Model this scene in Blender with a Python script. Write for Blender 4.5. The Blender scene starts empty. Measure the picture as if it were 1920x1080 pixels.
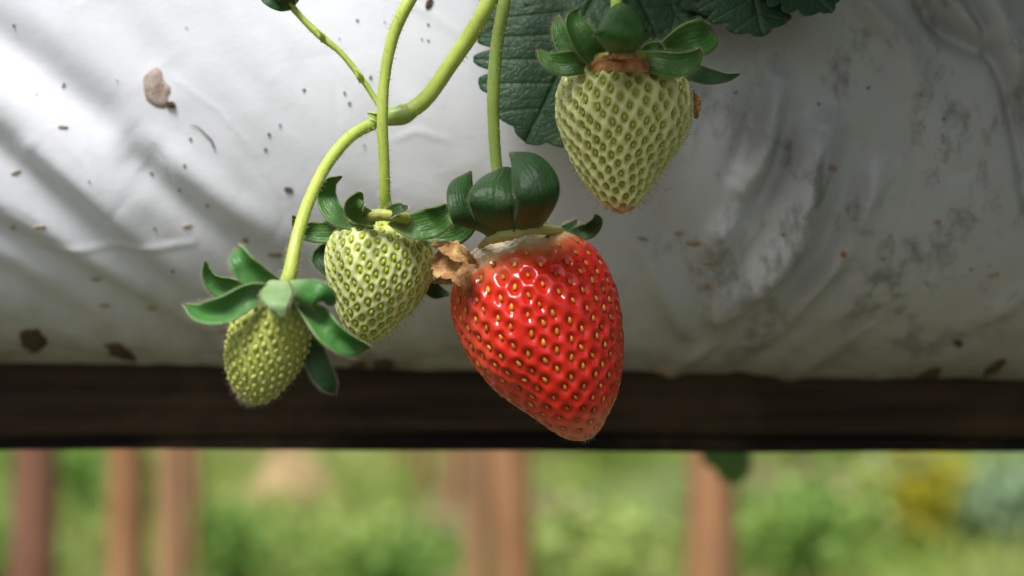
import bpy, bmesh, math, random
import numpy as np
from mathutils import Vector, Matrix
from mathutils.bvhtree import BVHTree

random.seed(7); rng = np.random.default_rng(7)
scene = bpy.context.scene
COL = scene.collection

# ------------------------------------------------------------------ camera, sky, sun, exposure
FPX, D0, CZ = 2667.0, 0.30, 1.0            # focal length in photo pixels, focus distance, eye height
cam_d = bpy.data.cameras.new('camera'); cam = bpy.data.objects.new('camera', cam_d); COL.objects.link(cam)
cam.location = (0, -D0, CZ); cam.rotation_euler = (math.radians(90), 0, 0)
cam_d.sensor_width = 36; cam_d.lens = 50.0; cam_d.clip_start = 0.01; cam_d.clip_end = 3000
cam_d.dof.use_dof = True; cam_d.dof.focus_distance = 0.294; cam_d.dof.aperture_fstop = 8.0
scene.camera = cam

SUN_EL, SUN_AZ = 56.0, 206.0               # degrees; azimuth clockwise from +Y (camera looks along +Y)
world = bpy.data.worlds.new('World'); scene.world = world; world.use_nodes = True
wn = world.node_tree; wn.nodes.clear()
sky = wn.nodes.new('ShaderNodeTexSky'); sky.sky_type = 'NISHITA'; sky.sun_disc = False
sky.sun_elevation = math.radians(SUN_EL); sky.sun_rotation = math.radians(SUN_AZ)
sky.air_density = 1.0; sky.dust_density = 4.0; sky.ozone_density = 0.6
bg = wn.nodes.new('ShaderNodeBackground'); bg.inputs[1].default_value = 0.066
wo = wn.nodes.new('ShaderNodeOutputWorld')
wn.links.new(sky.outputs[0], bg.inputs[0]); wn.links.new(bg.outputs[0], wo.inputs[0])

sun_d = bpy.data.lights.new('sun', 'SUN'); sun_d.energy = 2.6; sun_d.angle = math.radians(24); sun_d.color = (1.0, 0.98, 0.955)
sun = bpy.data.objects.new('sun', sun_d); COL.objects.link(sun)
el, az = math.radians(SUN_EL), math.radians(SUN_AZ)
sdir = Vector((math.sin(az)*math.cos(el), math.cos(az)*math.cos(el), math.sin(el)))
sun.rotation_euler = sdir.to_track_quat('Z', 'Y').to_euler(); sun.location = (-1, -2, 4)
vs = scene.view_settings; vs.view_transform = 'Standard'; vs.look = 'None'; vs.gamma = 1.0; vs.exposure = 0.84
try: vs.use_curve_mapping = False
except Exception: pass
scene.cycles.use_denoising = True

# ------------------------------------------------------------------ helpers
def P(px, py, Y=0.0):
    """photo pixel + depth behind the fruit plane (metres) -> world point"""
    d = D0 + Y
    return np.array([(px-960)*d/FPX, Y, CZ-(py-540)*d/FPX])
def tag(o, label=None, cat=None, group=None, kind=None):
    for k, v in (('label', label), ('category', cat), ('group', group), ('kind', kind)):
        if v: o[k] = v
    return o
def empty(name, loc=(0,0,0)):
    o = bpy.data.objects.new(name, None); o.empty_display_size = 0.01; o.location = loc; COL.objects.link(o); return o
def link(name, me, mat=None, parent=None):
    o = bpy.data.objects.new(name, me)
    if mat is not None and not me.materials: me.materials.append(mat)
    COL.objects.link(o)
    if parent is not None:
        o.parent = parent
        o.matrix_parent_inverse = PINV(parent)
    return o
def PINV(p):                                         # parts keep world coordinates; only roots are offset
    return Matrix.Identity(4) if p.parent is not None else Matrix.Translation(p.location).inverted()
def mesh(name, verts, faces, smooth=True, uv=None, col=None):
    me = bpy.data.meshes.new(name)
    me.from_pydata([tuple(v) for v in verts], [], [tuple(f) for f in faces])
    if smooth: me.polygons.foreach_set('use_smooth', [True]*len(me.polygons))
    if uv is not None:
        l = me.uv_layers.new(name='UVMap'); vi = np.empty(len(me.loops), dtype=np.int32); me.loops.foreach_get('vertex_index', vi)
        l.data.foreach_set('uv', np.asarray(uv, dtype=np.float32)[vi].ravel())
    if col is not None:
        a = me.color_attributes.new('tint', 'FLOAT_COLOR', 'POINT')
        c = np.ones((len(verts), 4), dtype=np.float32); c[:, :3] = col
        a.data.foreach_set('color', c.ravel())
    me.update(); return me
def grid_faces(n, m, wrap_m=False, off=0):
    f = []
    for i in range(n-1):
        for j in range(m if wrap_m else m-1):
            j2 = (j+1) % m
            f.append((off+i*m+j, off+i*m+j2, off+(i+1)*m+j2, off+(i+1)*m+j))
    return f
def spline(pts, n):
    """Catmull-Rom through pts (k x d), n samples"""
    p = np.asarray(pts, float); k = len(p)
    if k == 2: return p[0]+(p[1]-p[0])*np.linspace(0, 1, n)[:, None]
    q = np.vstack([2*p[0]-p[1], p, 2*p[-1]-p[-2]])
    s = np.linspace(0, k-1-1e-9, n); i = s.astype(int); t = (s-i)[:, None]
    a, b, c, d = q[i], q[i+1], q[i+2], q[i+3]
    return 0.5*((2*b)+(-a+c)*t+(2*a-5*b+4*c-d)*t**2+(-a+3*b-3*c+d)*t**3)
def unit(v):
    v = np.asarray(v, float); return v/np.maximum(np.linalg.norm(v, axis=-1, keepdims=True), 1e-12)
def vnoise(x, y, seed=0):
    r = np.random.default_rng(seed).random((64, 64))
    xi, yi = np.floor(x).astype(int), np.floor(y).astype(int); fx, fy = x-xi, y-yi
    fx, fy = fx*fx*(3-2*fx), fy*fy*(3-2*fy); g = lambda a, b: r[a % 64, b % 64]
    return (g(xi, yi)*(1-fx)+g(xi+1, yi)*fx)*(1-fy)+(g(xi, yi+1)*(1-fx)+g(xi+1, yi+1)*fx)*fy - 0.5

class NT:
    def __init__(s, name):
        s.m = bpy.data.materials.new(name); s.m.use_nodes = True; s.t = s.m.node_tree; s.t.nodes.clear()
        s.out = s.n('ShaderNodeOutputMaterial'); s.b = s.n('ShaderNodeBsdfPrincipled'); s.l(s.b.outputs[0], s.out.inputs[0])
    def n(s, typ, **kw):
        o = s.t.nodes.new(typ)
        for k, v in kw.items(): setattr(o, k, v)
        return o
    def l(s, a, b): s.t.links.new(a, b)
    def set(s, **kw):
        for k, v in kw.items():
            i = s.b.inputs[k.replace('_', ' ')]
            if hasattr(v, 'is_output') or isinstance(v, bpy.types.NodeSocket): s.l(v, i)
            else: i.default_value = (*v, 1) if isinstance(v, tuple) and len(v) == 3 and i.type == 'RGBA' else v
        return s
    def coord(s, out='Object', scale=(1,1,1), rot=(0,0,0)):
        c = s.n('ShaderNodeTexCoord'); m = s.n('ShaderNodeMapping'); m.inputs['Scale'].default_value = scale; m.inputs['Rotation'].default_value = rot
        s.l(c.outputs[out], m.inputs[0]); return m.outputs[0]
    def noise(s, vec, scale, detail=4, rough=0.55, dist=0.0):
        n = s.n('ShaderNodeTexNoise'); n.inputs['Scale'].default_value = scale; n.inputs['Detail'].default_value = detail
        n.inputs['Roughness'].default_value = rough; n.inputs['Distortion'].default_value = dist; s.l(vec, n.inputs['Vector']); return n.outputs[0]
    def ramp(s, fac, stops, interp='LINEAR'):
        r = s.n('ShaderNodeValToRGB'); r.color_ramp.interpolation = interp; e = r.color_ramp.elements
        while len(e) < len(stops): e.new(0.5)
        for i, (p, c) in enumerate(stops):
            e[i].position = p; e[i].color = (*c, 1) if not isinstance(c, (int, float)) else (c, c, c, 1)
        s.l(fac, r.inputs[0]); return r.outputs[0]
    def mix(s, fac, a, b, mode='MIX'):
        m = s.n('ShaderNodeMix', data_type='RGBA', blend_type=mode)
        for v, i in ((fac, 0), (a, 6), (b, 7)):
            if isinstance(v, bpy.types.NodeSocket): s.l(v, m.inputs[i])
            else: m.inputs[i].default_value = v if i == 0 else (*v, 1)
        return m.outputs[2]
    def math(s, op, a, b=0.0):
        m = s.n('ShaderNodeMath', operation=op)
        for v, i in ((a, 0), (b, 1)):
            if isinstance(v, bpy.types.NodeSocket): s.l(v, m.inputs[i])
            else: m.inputs[i].default_value = v
        return m.outputs[0]
    def bump(s, h, strength, dist=0.001):
        b = s.n('ShaderNodeBump'); b.inputs['Strength'].default_value = strength; b.inputs['Distance'].default_value = dist
        s.l(h, b.inputs['Height']); s.l(b.outputs[0], s.b.inputs['Normal'])
    def glow_through(s, col, fac):                     # thin leaf: part of the light passes
        tr = s.n('ShaderNodeBsdfTranslucent'); mx = s.n('ShaderNodeMixShader'); mx.inputs[0].default_value = fac
        s.l(col, tr.inputs[0]); s.l(s.b.outputs[0], mx.inputs[1]); s.l(tr.outputs[0], mx.inputs[2]); s.l(mx.outputs[0], s.out.inputs[0])
    def attr(s, name='tint'):
        a = s.n('ShaderNodeAttribute'); a.attribute_name = name; return a.outputs['Color']
    def rand(s): return s.n('ShaderNodeObjectInfo').outputs['Random']

# ------------------------------------------------------------------ materials
def mat_flesh(name, rough, sss, bumpy=0.12):
    t = NT(name); v = t.coord()
    n1 = t.noise(v, 220, 4); n2 = t.noise(v, 1800, 2)
    c = t.mix(t.ramp(n1, [(0.35, 0.0), (0.7, 0.22)]), t.attr(), (0.50, 0.42, 0.20) if 'red' not in name else (0.62, 0.05, 0.02))
    t.set(Base_Color=c, Roughness=t.ramp(n1, [(0.3, rough*0.8), (0.7, rough*1.35)]), Subsurface_Weight=sss, Subsurface_Radius=(1.0, 0.45, 0.25) if 'red' in name else (0.8, 0.8, 0.4),
          Subsurface_Scale=0.0010, IOR=1.42)
    if 'red' in name: t.set(Coat_Weight=0.35, Coat_Roughness=0.07, Subsurface_Radius=(1.0, 0.2, 0.1))
    t.bump(n2, bumpy, 0.0003); return t.m
M = {}
M['red'] = mat_flesh('red_flesh', 0.13, 0.28, 0.14); 
M['pale'] = mat_flesh('pale_green_flesh', 0.24, 0.30, 0.06)
M['small'] = mat_flesh('young_green_flesh', 0.45, 0.25, 0.3)
def mat_seed(name, a, b, rough=0.35):
    t = NT(name); t.set(Base_Color=t.ramp(t.rand(), [(0.0, a), (1.0, b)]), Roughness=rough); return t.m
M['seed_red'] = mat_seed('ripe_achene', (0.76, 0.40, 0.04), (0.38, 0.10, 0.012))
M['seed_lime'] = mat_seed('lime_achene', (0.50, 0.54, 0.05), (0.38, 0.46, 0.04))
M['seed_gold'] = mat_seed('gold_achene', (0.55, 0.48, 0.06), (0.34, 0.36, 0.05))
M['seed_young'] = mat_seed('young_achene', (0.52, 0.55, 0.12), (0.42, 0.44, 0.10))
def mat_leaf(name, dark, light, edge, veins=7, rough=0.42, tip=(0.20, 0.13, 0.05)):
    t = NT(name); u = t.n('ShaderNodeUVMap'); sp = t.n('ShaderNodeSeparateXYZ'); t.l(u.outputs[0], sp.inputs[0])
    v = t.coord(); n1 = t.noise(v, 160, 5); n2 = t.noise(v, 900, 3)
    c = t.mix(t.ramp(n1, [(0.3, 0.0), (0.72, 1.0)]), dark, light)
    w = t.math('ABSOLUTE', t.math('SINE', t.math('MULTIPLY', t.math('ADD', sp.outputs[1], t.math('MULTIPLY', n1, 0.30)), math.pi*veins)))
    mid = t.ramp(t.math('ABSOLUTE', t.math('SUBTRACT', sp.outputs[1], 0.5)), [(0.0, 0.0), (0.03, 1.0)])
    vein = t.ramp(w, [(0.0, 1.0), (0.16, 0.0)])
    c = t.mix(t.math('MULTIPLY', vein, 0.42), c, edge)
    ed = t.ramp(t.math('ABSOLUTE', t.math('SUBTRACT', sp.outputs[1], 0.5)), [(0.455, 0.0), (0.5, 0.65)])
    c = t.mix(ed, c, edge)
    base = t.ramp(sp.outputs[0], [(0.0, 0.95), (0.10, 0.7), (0.30, 0.0)]); c = t.mix(base, c, edge)
    tp = t.ramp(sp.outputs[0], [(0.93, 0.0), (0.985, 0.9)]); c = t.mix(tp, c, tip)
    t.set(Base_Color=c, Roughness=rough, Specular_IOR_Level=0.40); t.glow_through(c, 0.22)
    t.bump(t.math('ADD', t.math('ADD', t.math('MULTIPLY', w, 0.22), t.math('MULTIPLY', mid, 0.35)), t.math('MULTIPLY', n2, 1.3)), 0.45, 0.0004); return t.m
M['sepal'] = mat_leaf('sepal_green', (0.040, 0.130, 0.022), (0.080, 0.215, 0.035), (0.26, 0.34, 0.10))
M['sepal_dark'] = mat_leaf('sepal_dark_green', (0.018, 0.062, 0.016), (0.038, 0.112, 0.026), (0.15, 0.22, 0.08), rough=0.46, veins=9)
M['sepal_young'] = mat_leaf('sepal_young_green', (0.05, 0.18, 0.035), (0.09, 0.27, 0.06), (0.30, 0.42, 0.18), rough=0.4)
M['sepal_pale'] = mat_leaf('sepal_pale_green', (0.20, 0.36, 0.13), (0.28, 0.42, 0.18), (0.40, 0.5, 0.25))
def mat_stem(name, a, b):
    t = NT(name); v = t.coord(scale=(1, 1, 0.12)); n = t.noise(v, 900, 4)
    n2 = t.noise(t.coord(), 55, 3)
    c = t.mix(t.ramp(n2, [(0.35, 0.0), (0.65, 1.0)]), a, b); c = t.mix(t.ramp(n, [(0.5, 0.0), (0.75, 0.35)]), c, (0.52, 0.56, 0.18)); c = t.mix(t.ramp(t.noise(t.coord(), 120, 3), [(0.55, 0.0), (0.75, 0.25)]), c, (0.18, 0.25, 0.04))
    t.set(Base_Color=c, Roughness=0.42, Subsurface_Weight=0.15, Subsurface_Radius=(0.6, 0.8, 0.2), Subsurface_Scale=0.0006); t.bump(n, 0.4, 0.0003); return t.m
M['stem'] = mat_stem('stalk_green', (0.46, 0.56, 0.10), (0.36, 0.50, 0.07))
M['stem_dull'] = mat_stem('stalk_dull_green', (0.32, 0.40, 0.09), (0.20, 0.33, 0.06))
def mat_hair(name, c):
    t = NT(name); t.set(Base_Color=c, Roughness=0.5); return t.m
M['hair'] = mat_hair('pale_hair', (0.62, 0.55, 0.40)); M['style'] = mat_hair('brown_style', (0.10, 0.05, 0.02))
def mat_dry(name, cols):
    t = NT(name); v = t.coord(); n = t.noise(v, 330, 6, 0.65); n2 = t.noise(v, 1500, 3)
    t.set(Base_Color=t.ramp(n, [(0.3, cols[0]), (0.5, cols[1]), (0.7, cols[2])]), Roughness=0.75); t.bump(n2, 0.6, 0.0004); return t.m
M['dry'] = mat_dry('dry_brown_tissue', ((0.10, 0.040, 0.012), (0.36, 0.18, 0.06), (0.62, 0.40, 0.17)))
M['rust'] = mat_dry('rusty_dry_petal', ((0.14, 0.045, 0.012), (0.46, 0.20, 0.06), (0.60, 0.34, 0.14)))
M['mud'] = mat_dry('brown_mud', ((0.045, 0.026, 0.014), (0.085, 0.050, 0.028), (0.15, 0.095, 0.055)))
M['palemud'] = mat_dry('pale_dried_mud', ((0.24, 0.17, 0.14), (0.40, 0.32, 0.28), (0.52, 0.45, 0.41)))
M['straw'] = mat_dry('straw_crumb', ((0.34, 0.23, 0.13), (0.46, 0.35, 0.22), (0.52, 0.43, 0.32)))
M['grime'] = mat_hair('grey_grime', (0.15, 0.14, 0.145)); M['black'] = mat_hair('black_speck', (0.012, 0.010, 0.012))
def mat_leaflet(name, dark, light, vein):
    t = NT(name); v = t.coord(); n1 = t.noise(v, 60, 4); n2 = t.noise(v, 420, 4)
    vo = t.n('ShaderNodeTexVoronoi', feature='DISTANCE_TO_EDGE'); vo.inputs['Scale'].default_value = 620; t.l(v, vo.inputs['Vector']); net = t.ramp(vo.outputs[0], [(0.0, 0.0), (0.16, 1.0)])
    c = t.mix(t.ramp(n1, [(0.3, 0.0), (0.7, 1.0)]), dark, light); c = t.mix(t.math('MULTIPLY', t.math('SUBTRACT', 1.0, net), 0.15), c, vein)
    vm = t.attr('tint'); sp = t.n('ShaderNodeSeparateColor'); t.l(vm, sp.inputs[0])
    c = t.mix(t.math('MULTIPLY', sp.outputs[0], 0.45), c, vein)
    t.set(Base_Color=c, Roughness=0.48, Specular_IOR_Level=0.4); t.glow_through(c, 0.15); t.bump(t.math('SUBTRACT', t.math('ADD', t.math('MULTIPLY', net, 0.28), n2), t.math('MULTIPLY', sp.outputs[0], 1.1)), 0.55, 0.0005); return t.m
M['leaf'] = mat_leaflet('strawberry_leaf_green', (0.018, 0.060, 0.026), (0.035, 0.100, 0.042), (0.08, 0.16, 0.06))

# ------------------------------------------------------------------ ground and far setting
def mat_ground():
    t = NT('grassy_soil'); v = t.coord(); n1 = t.noise(v, 0.9, 5, 0.6); n2 = t.noise(v, 14, 5)
    c = t.ramp(n1, [(0.30, (0.20, 0.125, 0.065)), (0.42, (0.145, 0.135, 0.045)), (0.52, (0.10, 0.16, 0.03)), (0.72, (0.16, 0.22, 0.055))])
    c = t.mix(t.ramp(n2, [(0.4, 0.0), (0.7, 0.4)]), c, (0.20, 0.20, 0.075))
    sp = t.n('ShaderNodeSeparateXYZ'); t.l(v, sp.inputs[0]); mr = t.n('ShaderNodeMapRange'); mr.inputs[1].default_value = 3.4; mr.inputs[2].default_value = 2.4
    t.l(t.math('ADD', sp.outputs[1], t.math('MULTIPLY', n1, 1.2)), mr.inputs[0])
    c = t.mix(mr.outputs[0], c, t.ramp(n2, [(0.35, (0.055, 0.046, 0.026)), (0.6, (0.075, 0.082, 0.035)), (0.75, (0.11, 0.09, 0.055))]))   # unseen near ground, added as dark soil to cut green bounce on the bag
    t.set(Base_Color=c, Roughness=0.9); t.bump(n2, 0.5, 0.05); return t.m
gx = np.concatenate([[-1500, -300, -60], np.linspace(-20, 20, 81), [60, 300, 1500]]); gy = np.concatenate([[-1500, -300, -60, -20], np.linspace(-8, 40, 97), [90, 300, 1500]])
GX, GY = np.meshgrid(gx, gy)
def ground_z(x, y):
    x, y = np.asarray(x, float), np.asarray(y, float)
    near = np.exp(-((x/25)**2+((y-10)/25)**2))
    return (vnoise(x*0.45+9, y*0.45+9, 3)*0.16 + np.clip(y-5, 0, 14)*0.030)*near + np.where(y > 5, 0, 0)
GZ = ground_z(GX, GY)
M['ground'] = mat_ground()
ground = link('ground', mesh('ground', np.stack([GX.ravel(), GY.ravel(), GZ.ravel()], 1), grid_faces(len(gy), len(gx))), M['ground'])
tag(ground, 'grassy soil ground below and behind the raised rack', kind='structure')

def mat_var(name, stops, rough=0.6, scale=2.5, trans=0.0):
    t = NT(name); n = t.noise(t.coord(), scale, 4); c = t.ramp(n, stops); t.set(Base_Color=c, Roughness=rough)
    if trans: t.glow_through(c, trans)
    return t.m
M['grass'] = mat_var('grass_blade', [(0.30, (0.20, 0.34, 0.05)), (0.5, (0.36, 0.46, 0.10)), (0.68, (0.54, 0.52, 0.24))], scale=1.3, trans=0.35)
def grass(name, n, x0, x1, y0, y1, hmin, hmax, seed, label, dens):
    r = np.random.default_rng(seed); x = r.uniform(x0, x1, n); y = y0+(y1-y0)*r.random(n)**0.9
    k = vnoise(x*0.8, y*0.8, seed+1)+0.25*vnoise(x*3, y*3, seed+2) > dens; x, y = x[k], y[k]; n = len(x)
    z = ground_z(x, y); h = r.uniform(hmin, hmax, n); a = r.uniform(0, 2*math.pi, n); w = r.uniform(0.004, 0.009, n); l = r.uniform(0.1, 0.7, n)*h
    ca, sa = np.cos(a), np.sin(a); b = r.uniform(0, 2*math.pi, n)
    V = np.empty((n, 5, 3))
    for i, (s, f, q) in enumerate([(-1, 0, 0), (1, 0, 0), (0.8, .55, .3), (-0.8, .55, .3), (0, 1, 1)]):
        V[:, i, 0] = x+s*w*ca+l*q*np.cos(b); V[:, i, 1] = y+s*w*sa+l*q*np.sin(b); V[:, i, 2] = z-0.01+h*f
    F = []
    for i in range(n): o = 5*i; F += [(o, o+1, o+2, o+3), (o+3, o+2, o+4)]
    return tag(link(name, mesh(name, V.reshape(-1, 3), F, False), M['grass']), label, 'grass', kind='stuff')
grass('grass', 60000, -4.5, 4.5, 3.2, 13, 0.05, 0.20, 11, 'blurred green and yellowish grass far below the rack', -0.12)

def shrub(name, loc, h, r, nleaf, size, mat, seed, label, cat='plant', group=None):
    """low leafy plant: stems from one base, leaves of four faces folded along the midrib"""
    q = np.random.default_rng(seed); root = empty(name, loc); S, SF, V, F = [], [], [], []
    nst = 9; tips = []
    for i in range(nst):
        a = q.uniform(0, 6.28); rr = r*q.uniform(0.2, 0.95); hh = h*q.uniform(0.55, 1.0)
        pts = spline([[0, 0, 0], [0.3*rr*math.cos(a), 0.3*rr*math.sin(a), hh*0.55], [rr*math.cos(a), rr*math.sin(a), hh]], 7); tips.append(pts)
        for j, p in enumerate(pts):
            for k in range(4): S.append(p+0.006*(1.1-j/7)*np.array([math.cos(k*1.571), math.sin(k*1.571), 0]))
        o = i*28; SF += [(o+j*4+k, o+j*4+(k+1) % 4, o+j*4+4+(k+1) % 4, o+j*4+4+k) for j in range(6) for k in range(4)]
    for i in range(nleaf):
        p = tips[q.integers(nst)][q.integers(2, 7)]+q.normal(0, 0.13*r, 3)+[0, 0, 0.02]; p[2] = max(p[2], 0.02)
        d = unit(q.normal(0, 1, 3)+[0, 0, 0.3]); s = unit(np.cross(d, q.normal(0, 1, 3))); u = np.cross(s, d); L = size*q.uniform(0.6, 1.3); W = L*0.32
        o = len(V); V += [p, p+d*L*.5+u*-.08*L, p+d*L, p+d*L*.45+s*W, p+d*L*.45-s*W]; F += [(o, o+3, o+1), (o+3, o+2, o+1), (o, o+1, o+4), (o+1, o+2, o+4)]
    loc = np.array(loc)
    link('stem', mesh('stem', np.array(S)+loc, SF), M['stem_dull'], root); link('foliage', mesh('foliage', np.array(V)+loc, F, False), mat, root)
    return tag(root, label, cat, group)
def gp(px, py, d):                                   # ground spot under a picture direction at camera distance d
    x, y = (px-960)*d/FPX, d-D0; return (x, y, float(ground_z(x, y))-0.01)
GRN = lambda n, a, b: mat_var(n, [(0.35, a), (0.65, b)], 0.55, 6, 0.35)
M['sh1'] = GRN('shrub_mid_green', (0.13, 0.27, 0.04), (0.26, 0.40, 0.08)); M['sh2'] = GRN('shrub_dark_green', (0.06, 0.15, 0.03), (0.12, 0.23, 0.05))
M['sh3'] = GRN('shrub_bright_green', (0.34, 0.48, 0.08), (0.48, 0.56, 0.20)); M['sh4'] = GRN('shrub_blue_green', (0.20, 0.32, 0.16), (0.36, 0.46, 0.28))
M['sh5'] = GRN('shrub_yellow', (0.50, 0.42, 0.02), (0.40, 0.40, 0.04)); M['sh6'] = GRN('dry_grass_tan', (0.34, 0.29, 0.12), (0.42, 0.36, 0.2))
shr = [  # px, distance, height, radius, leaves, size, material, label
 (30, 4.6, .42, .34, 550, .06, 'sh1', 'leafy green leafy plant between the two leftmost timber posts'),
 (170, 6.2, .45, .40, 900, .07, 'sh1', 'mid green plant low behind the leftmost timber posts'),
 (430, 4.9, .36, .42, 600, .06, 'sh1', 'leafy green low plant right of the left row of posts'),
 (600, 5.2, .26, .45, 600, .06, 'sh3', 'mid green plant in front of the bare earth mound'),
 (720, 4.7, .30, .36, 600, .06, 'sh1', 'leafy green plant left of the middle group of posts'),
 (1080, 7.8, .50, .55, 1100, .08, 'sh3', 'bright green plant right of the middle group of posts'),
 (1130, 5.0, .30, .45, 1100, .07, 'sh3', 'low bright plant between the middle and right posts'),
 (1480, 4.8, .40, .34, 700, .07, 'sh1', 'fresh green plant right of the right-hand post'),
 (1570, 8.0, .65, .50, 900, .08, 'sh4', 'pale blue-green plant behind the fresh green plant'),
 (1738, 5.1, .52, .13, 600, .07, 'sh5', 'small yellow-flowering plant at far right'),
 (1650, 5.4, .22, .38, 900, .07, 'sh3', 'pale bright low plant below the yellow one'),
 (1890, 5.2, .45, .38, 1100, .07, 'sh4', 'blue-green bushy plant at the lower right corner'),
 (1830, 8.5, .7, .6, 900, .08, 'sh3', 'bright green plant behind the blue-green bush'),
 (1010, 9.5, .8, .7, 900, .09, 'sh1', 'tall distant green plant behind the middle posts'),
 (560, 10.0, .8, .8, 900, .09, 'sh1', 'distant green plant behind the bare earth mound'),
 (250, 9.0, .8, .8, 900, .09, 'sh3', 'distant bright green plant behind the left row of posts'),
 (1300, 9.5, .8, .9, 1100, .09, 'sh3', 'distant bright green plant behind the right-hand post')]
for i, (px, d, h, r, n, s, m, lab) in enumerate(shr):
    shrub('field_plant', gp(px, 900, d), h*0.72, r*1.1, int(n*0.8), s, M[m], 40+i, lab, 'plant', 'plants in the field behind')

# bare earth mound
q = np.random.default_rng(5); mx, my = (545-960)*6.6/FPX, 6.3; mv = []; nr, na = 10, 40
for i in range(nr):
    for j in range(na):
        a = j*2*math.pi/na; rr = (i/(nr-1)); R = 0.26*(1+0.12*math.sin(3*a+1)); x, y = mx+rr*R*math.cos(a), my+rr*R*0.8*math.sin(a)
        mv.append((x, y, float(ground_z(x, y))+0.24*(1-rr**2)**1.3-0.02+0.03*q.normal()*(1-rr)))
M['earth'] = mat_var('bare_earth', [(0.35, (0.30, 0.21, 0.10)), (0.65, (0.40, 0.29, 0.15))], 0.95, 9)
tag(link('earth_mound', mesh('earth_mound', mv, grid_faces(nr, na, True)), M['earth']), 'bare light brown earth mound amid the far greenery', 'mound')

# timber posts of the neighbouring racks
def mat_post(name, a, b, c):
    t = NT(name); v = t.coord(scale=(1, 1, 0.1)); n = t.noise(v, 40, 6, 0.6); n2 = t.noise(t.coord(), 6, 3)
    col = t.mix(t.ramp(n2, [(0.35, 0.0), (0.65, 1.0)]), a, b); col = t.mix(t.ramp(n, [(0.45, 0.0), (0.75, 0.7)]), col, c)
    t.set(Base_Color=col, Roughness=0.8); t.bump(n, 0.5, 0.004); return t.m
M['post_red'] = mat_post('red_brown_post', (0.20, 0.085, 0.045), (0.26, 0.12, 0.07), (0.10, 0.05, 0.03))
M['post_tan'] = mat_post('tan_post', (0.29, 0.14, 0.058), (0.36, 0.19, 0.085), (0.14, 0.062, 0.028))
M['post_pale'] = mat_post('pale_post', (0.33, 0.185, 0.09), (0.28, 0.15, 0.075), (0.17, 0.09, 0.04))
M['post_green'] = mat_post('mossy_post', (0.36, 0.36, 0.12), (0.42, 0.36, 0.16), (0.2, 0.2, 0.07))
def post(px, d, dia, mat, label, top=1.0, lean=0.0):
    x, y, z = gp(px, 900, d); nseg, nz = 18, 26; q = np.random.default_rng(int(px)); V = []
    ph = q.uniform(0, 6.28, 4)
    for i in range(nz):
        f = i/(nz-1); zz = z-0.05+f*(top-z+0.05); R = dia/2*(1.06-0.10*f)*(1+0.03*math.sin(9*f+ph[0]))
        cx = x+0.010*math.sin(3*f+ph[1])+lean*(f-0.8); cy = y+0.01*math.sin(4*f+ph[2])
        for k in range(nseg):
            a = k*2*math.pi/nseg; rr = R*(1+0.05*math.sin(3*a+ph[3]+f)+0.02*q.normal()); V.append((cx+rr*math.cos(a), cy+rr*math.sin(a), zz))
    F = grid_faces(nz, nseg, True); F.append(tuple(range((nz-1)*nseg, nz*nseg)))
    return tag(link('timber_post', mesh('timber_post', V, F), M[mat]), label, 'post', 'timber posts of the racks behind')
post(62, 2.75, .085, 'post_red', 'dark red-brown round post, leftmost in the picture', lean=0.01)
post(229, 3.4, .090, 'post_tan', 'orange-tan post, second from the left edge')
post(316, 4.05, .088, 'post_pale', 'dull tan post, third from the left edge')
post(368, 4.8, .062, 'post_pale', 'thin dim post, fourth from the left edge')
post(752, 7.4, .075, 'post_pale', 'thin tan post, leftmost of the middle group')
post(798, 6.9, .070, 'post_pale', 'thin tan post, second of the middle group')
post(843, 6.6, .085, 'post_pale', 'pale slim post just left of the pinkish tan post')
post(888, 4.3, .078, 'post_pale', 'pinkish tan post touching the broad orange one')
post(962, 3.2, .090, 'post_tan', 'broad orange-tan post below the red strawberry')
post(1326, 2.5, .088, 'post_tan', 'brown post standing alone right of the red strawberry')

def box_obj(name, x0, x1, y0, y1, z0, z1, mat, parent=None, bev=0.003, nx=60, wob=0.0, seed=1):
    """long squared timber along x with softened edges and a slightly uneven section"""
    q = np.random.default_rng(seed); c = []
    for (yy, zz, sy, sz) in ((y0, z0, 1, 1), (y1, z0, -1, 1), (y1, z1, -1, -1), (y0, z1, 1, -1)):
        arc = [(yy+sy*bev*(1-math.cos(t)), zz+sz*bev*(1-math.sin(t))) for t in np.linspace(0, math.pi/2, 4)]
        if sy*sz < 0: arc = arc[::-1]
        c += arc
    # order: rotate so the loop runs consistently
    cy, cz = (y0+y1)/2, (z0+z1)/2; c.sort(key=lambda p: math.atan2((p[1]-cz)/(z1-z0), (p[0]-cy)/(y1-y0)))
    m = len(c); V = []; ph = q.uniform(0, 6.28, (m, 2))
    for i in range(nx):
        x = x0+(x1-x0)*i/(nx-1)
        for k, (yy, zz) in enumerate(c):
            V.append((x, yy+wob*math.sin(x*23+ph[0, 0])+wob*.4*math.sin(x*71+ph[k, 0]), zz+wob*math.sin(x*17+ph[0, 1])+wob*.4*math.sin(x*60+ph[k, 1])))
    F = grid_faces(nx, m, True); F += [tuple(range(m))[::-1], tuple(range((nx-1)*m, nx*m))]
    return link(name, mesh(name, V, F), mat, parent)

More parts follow.
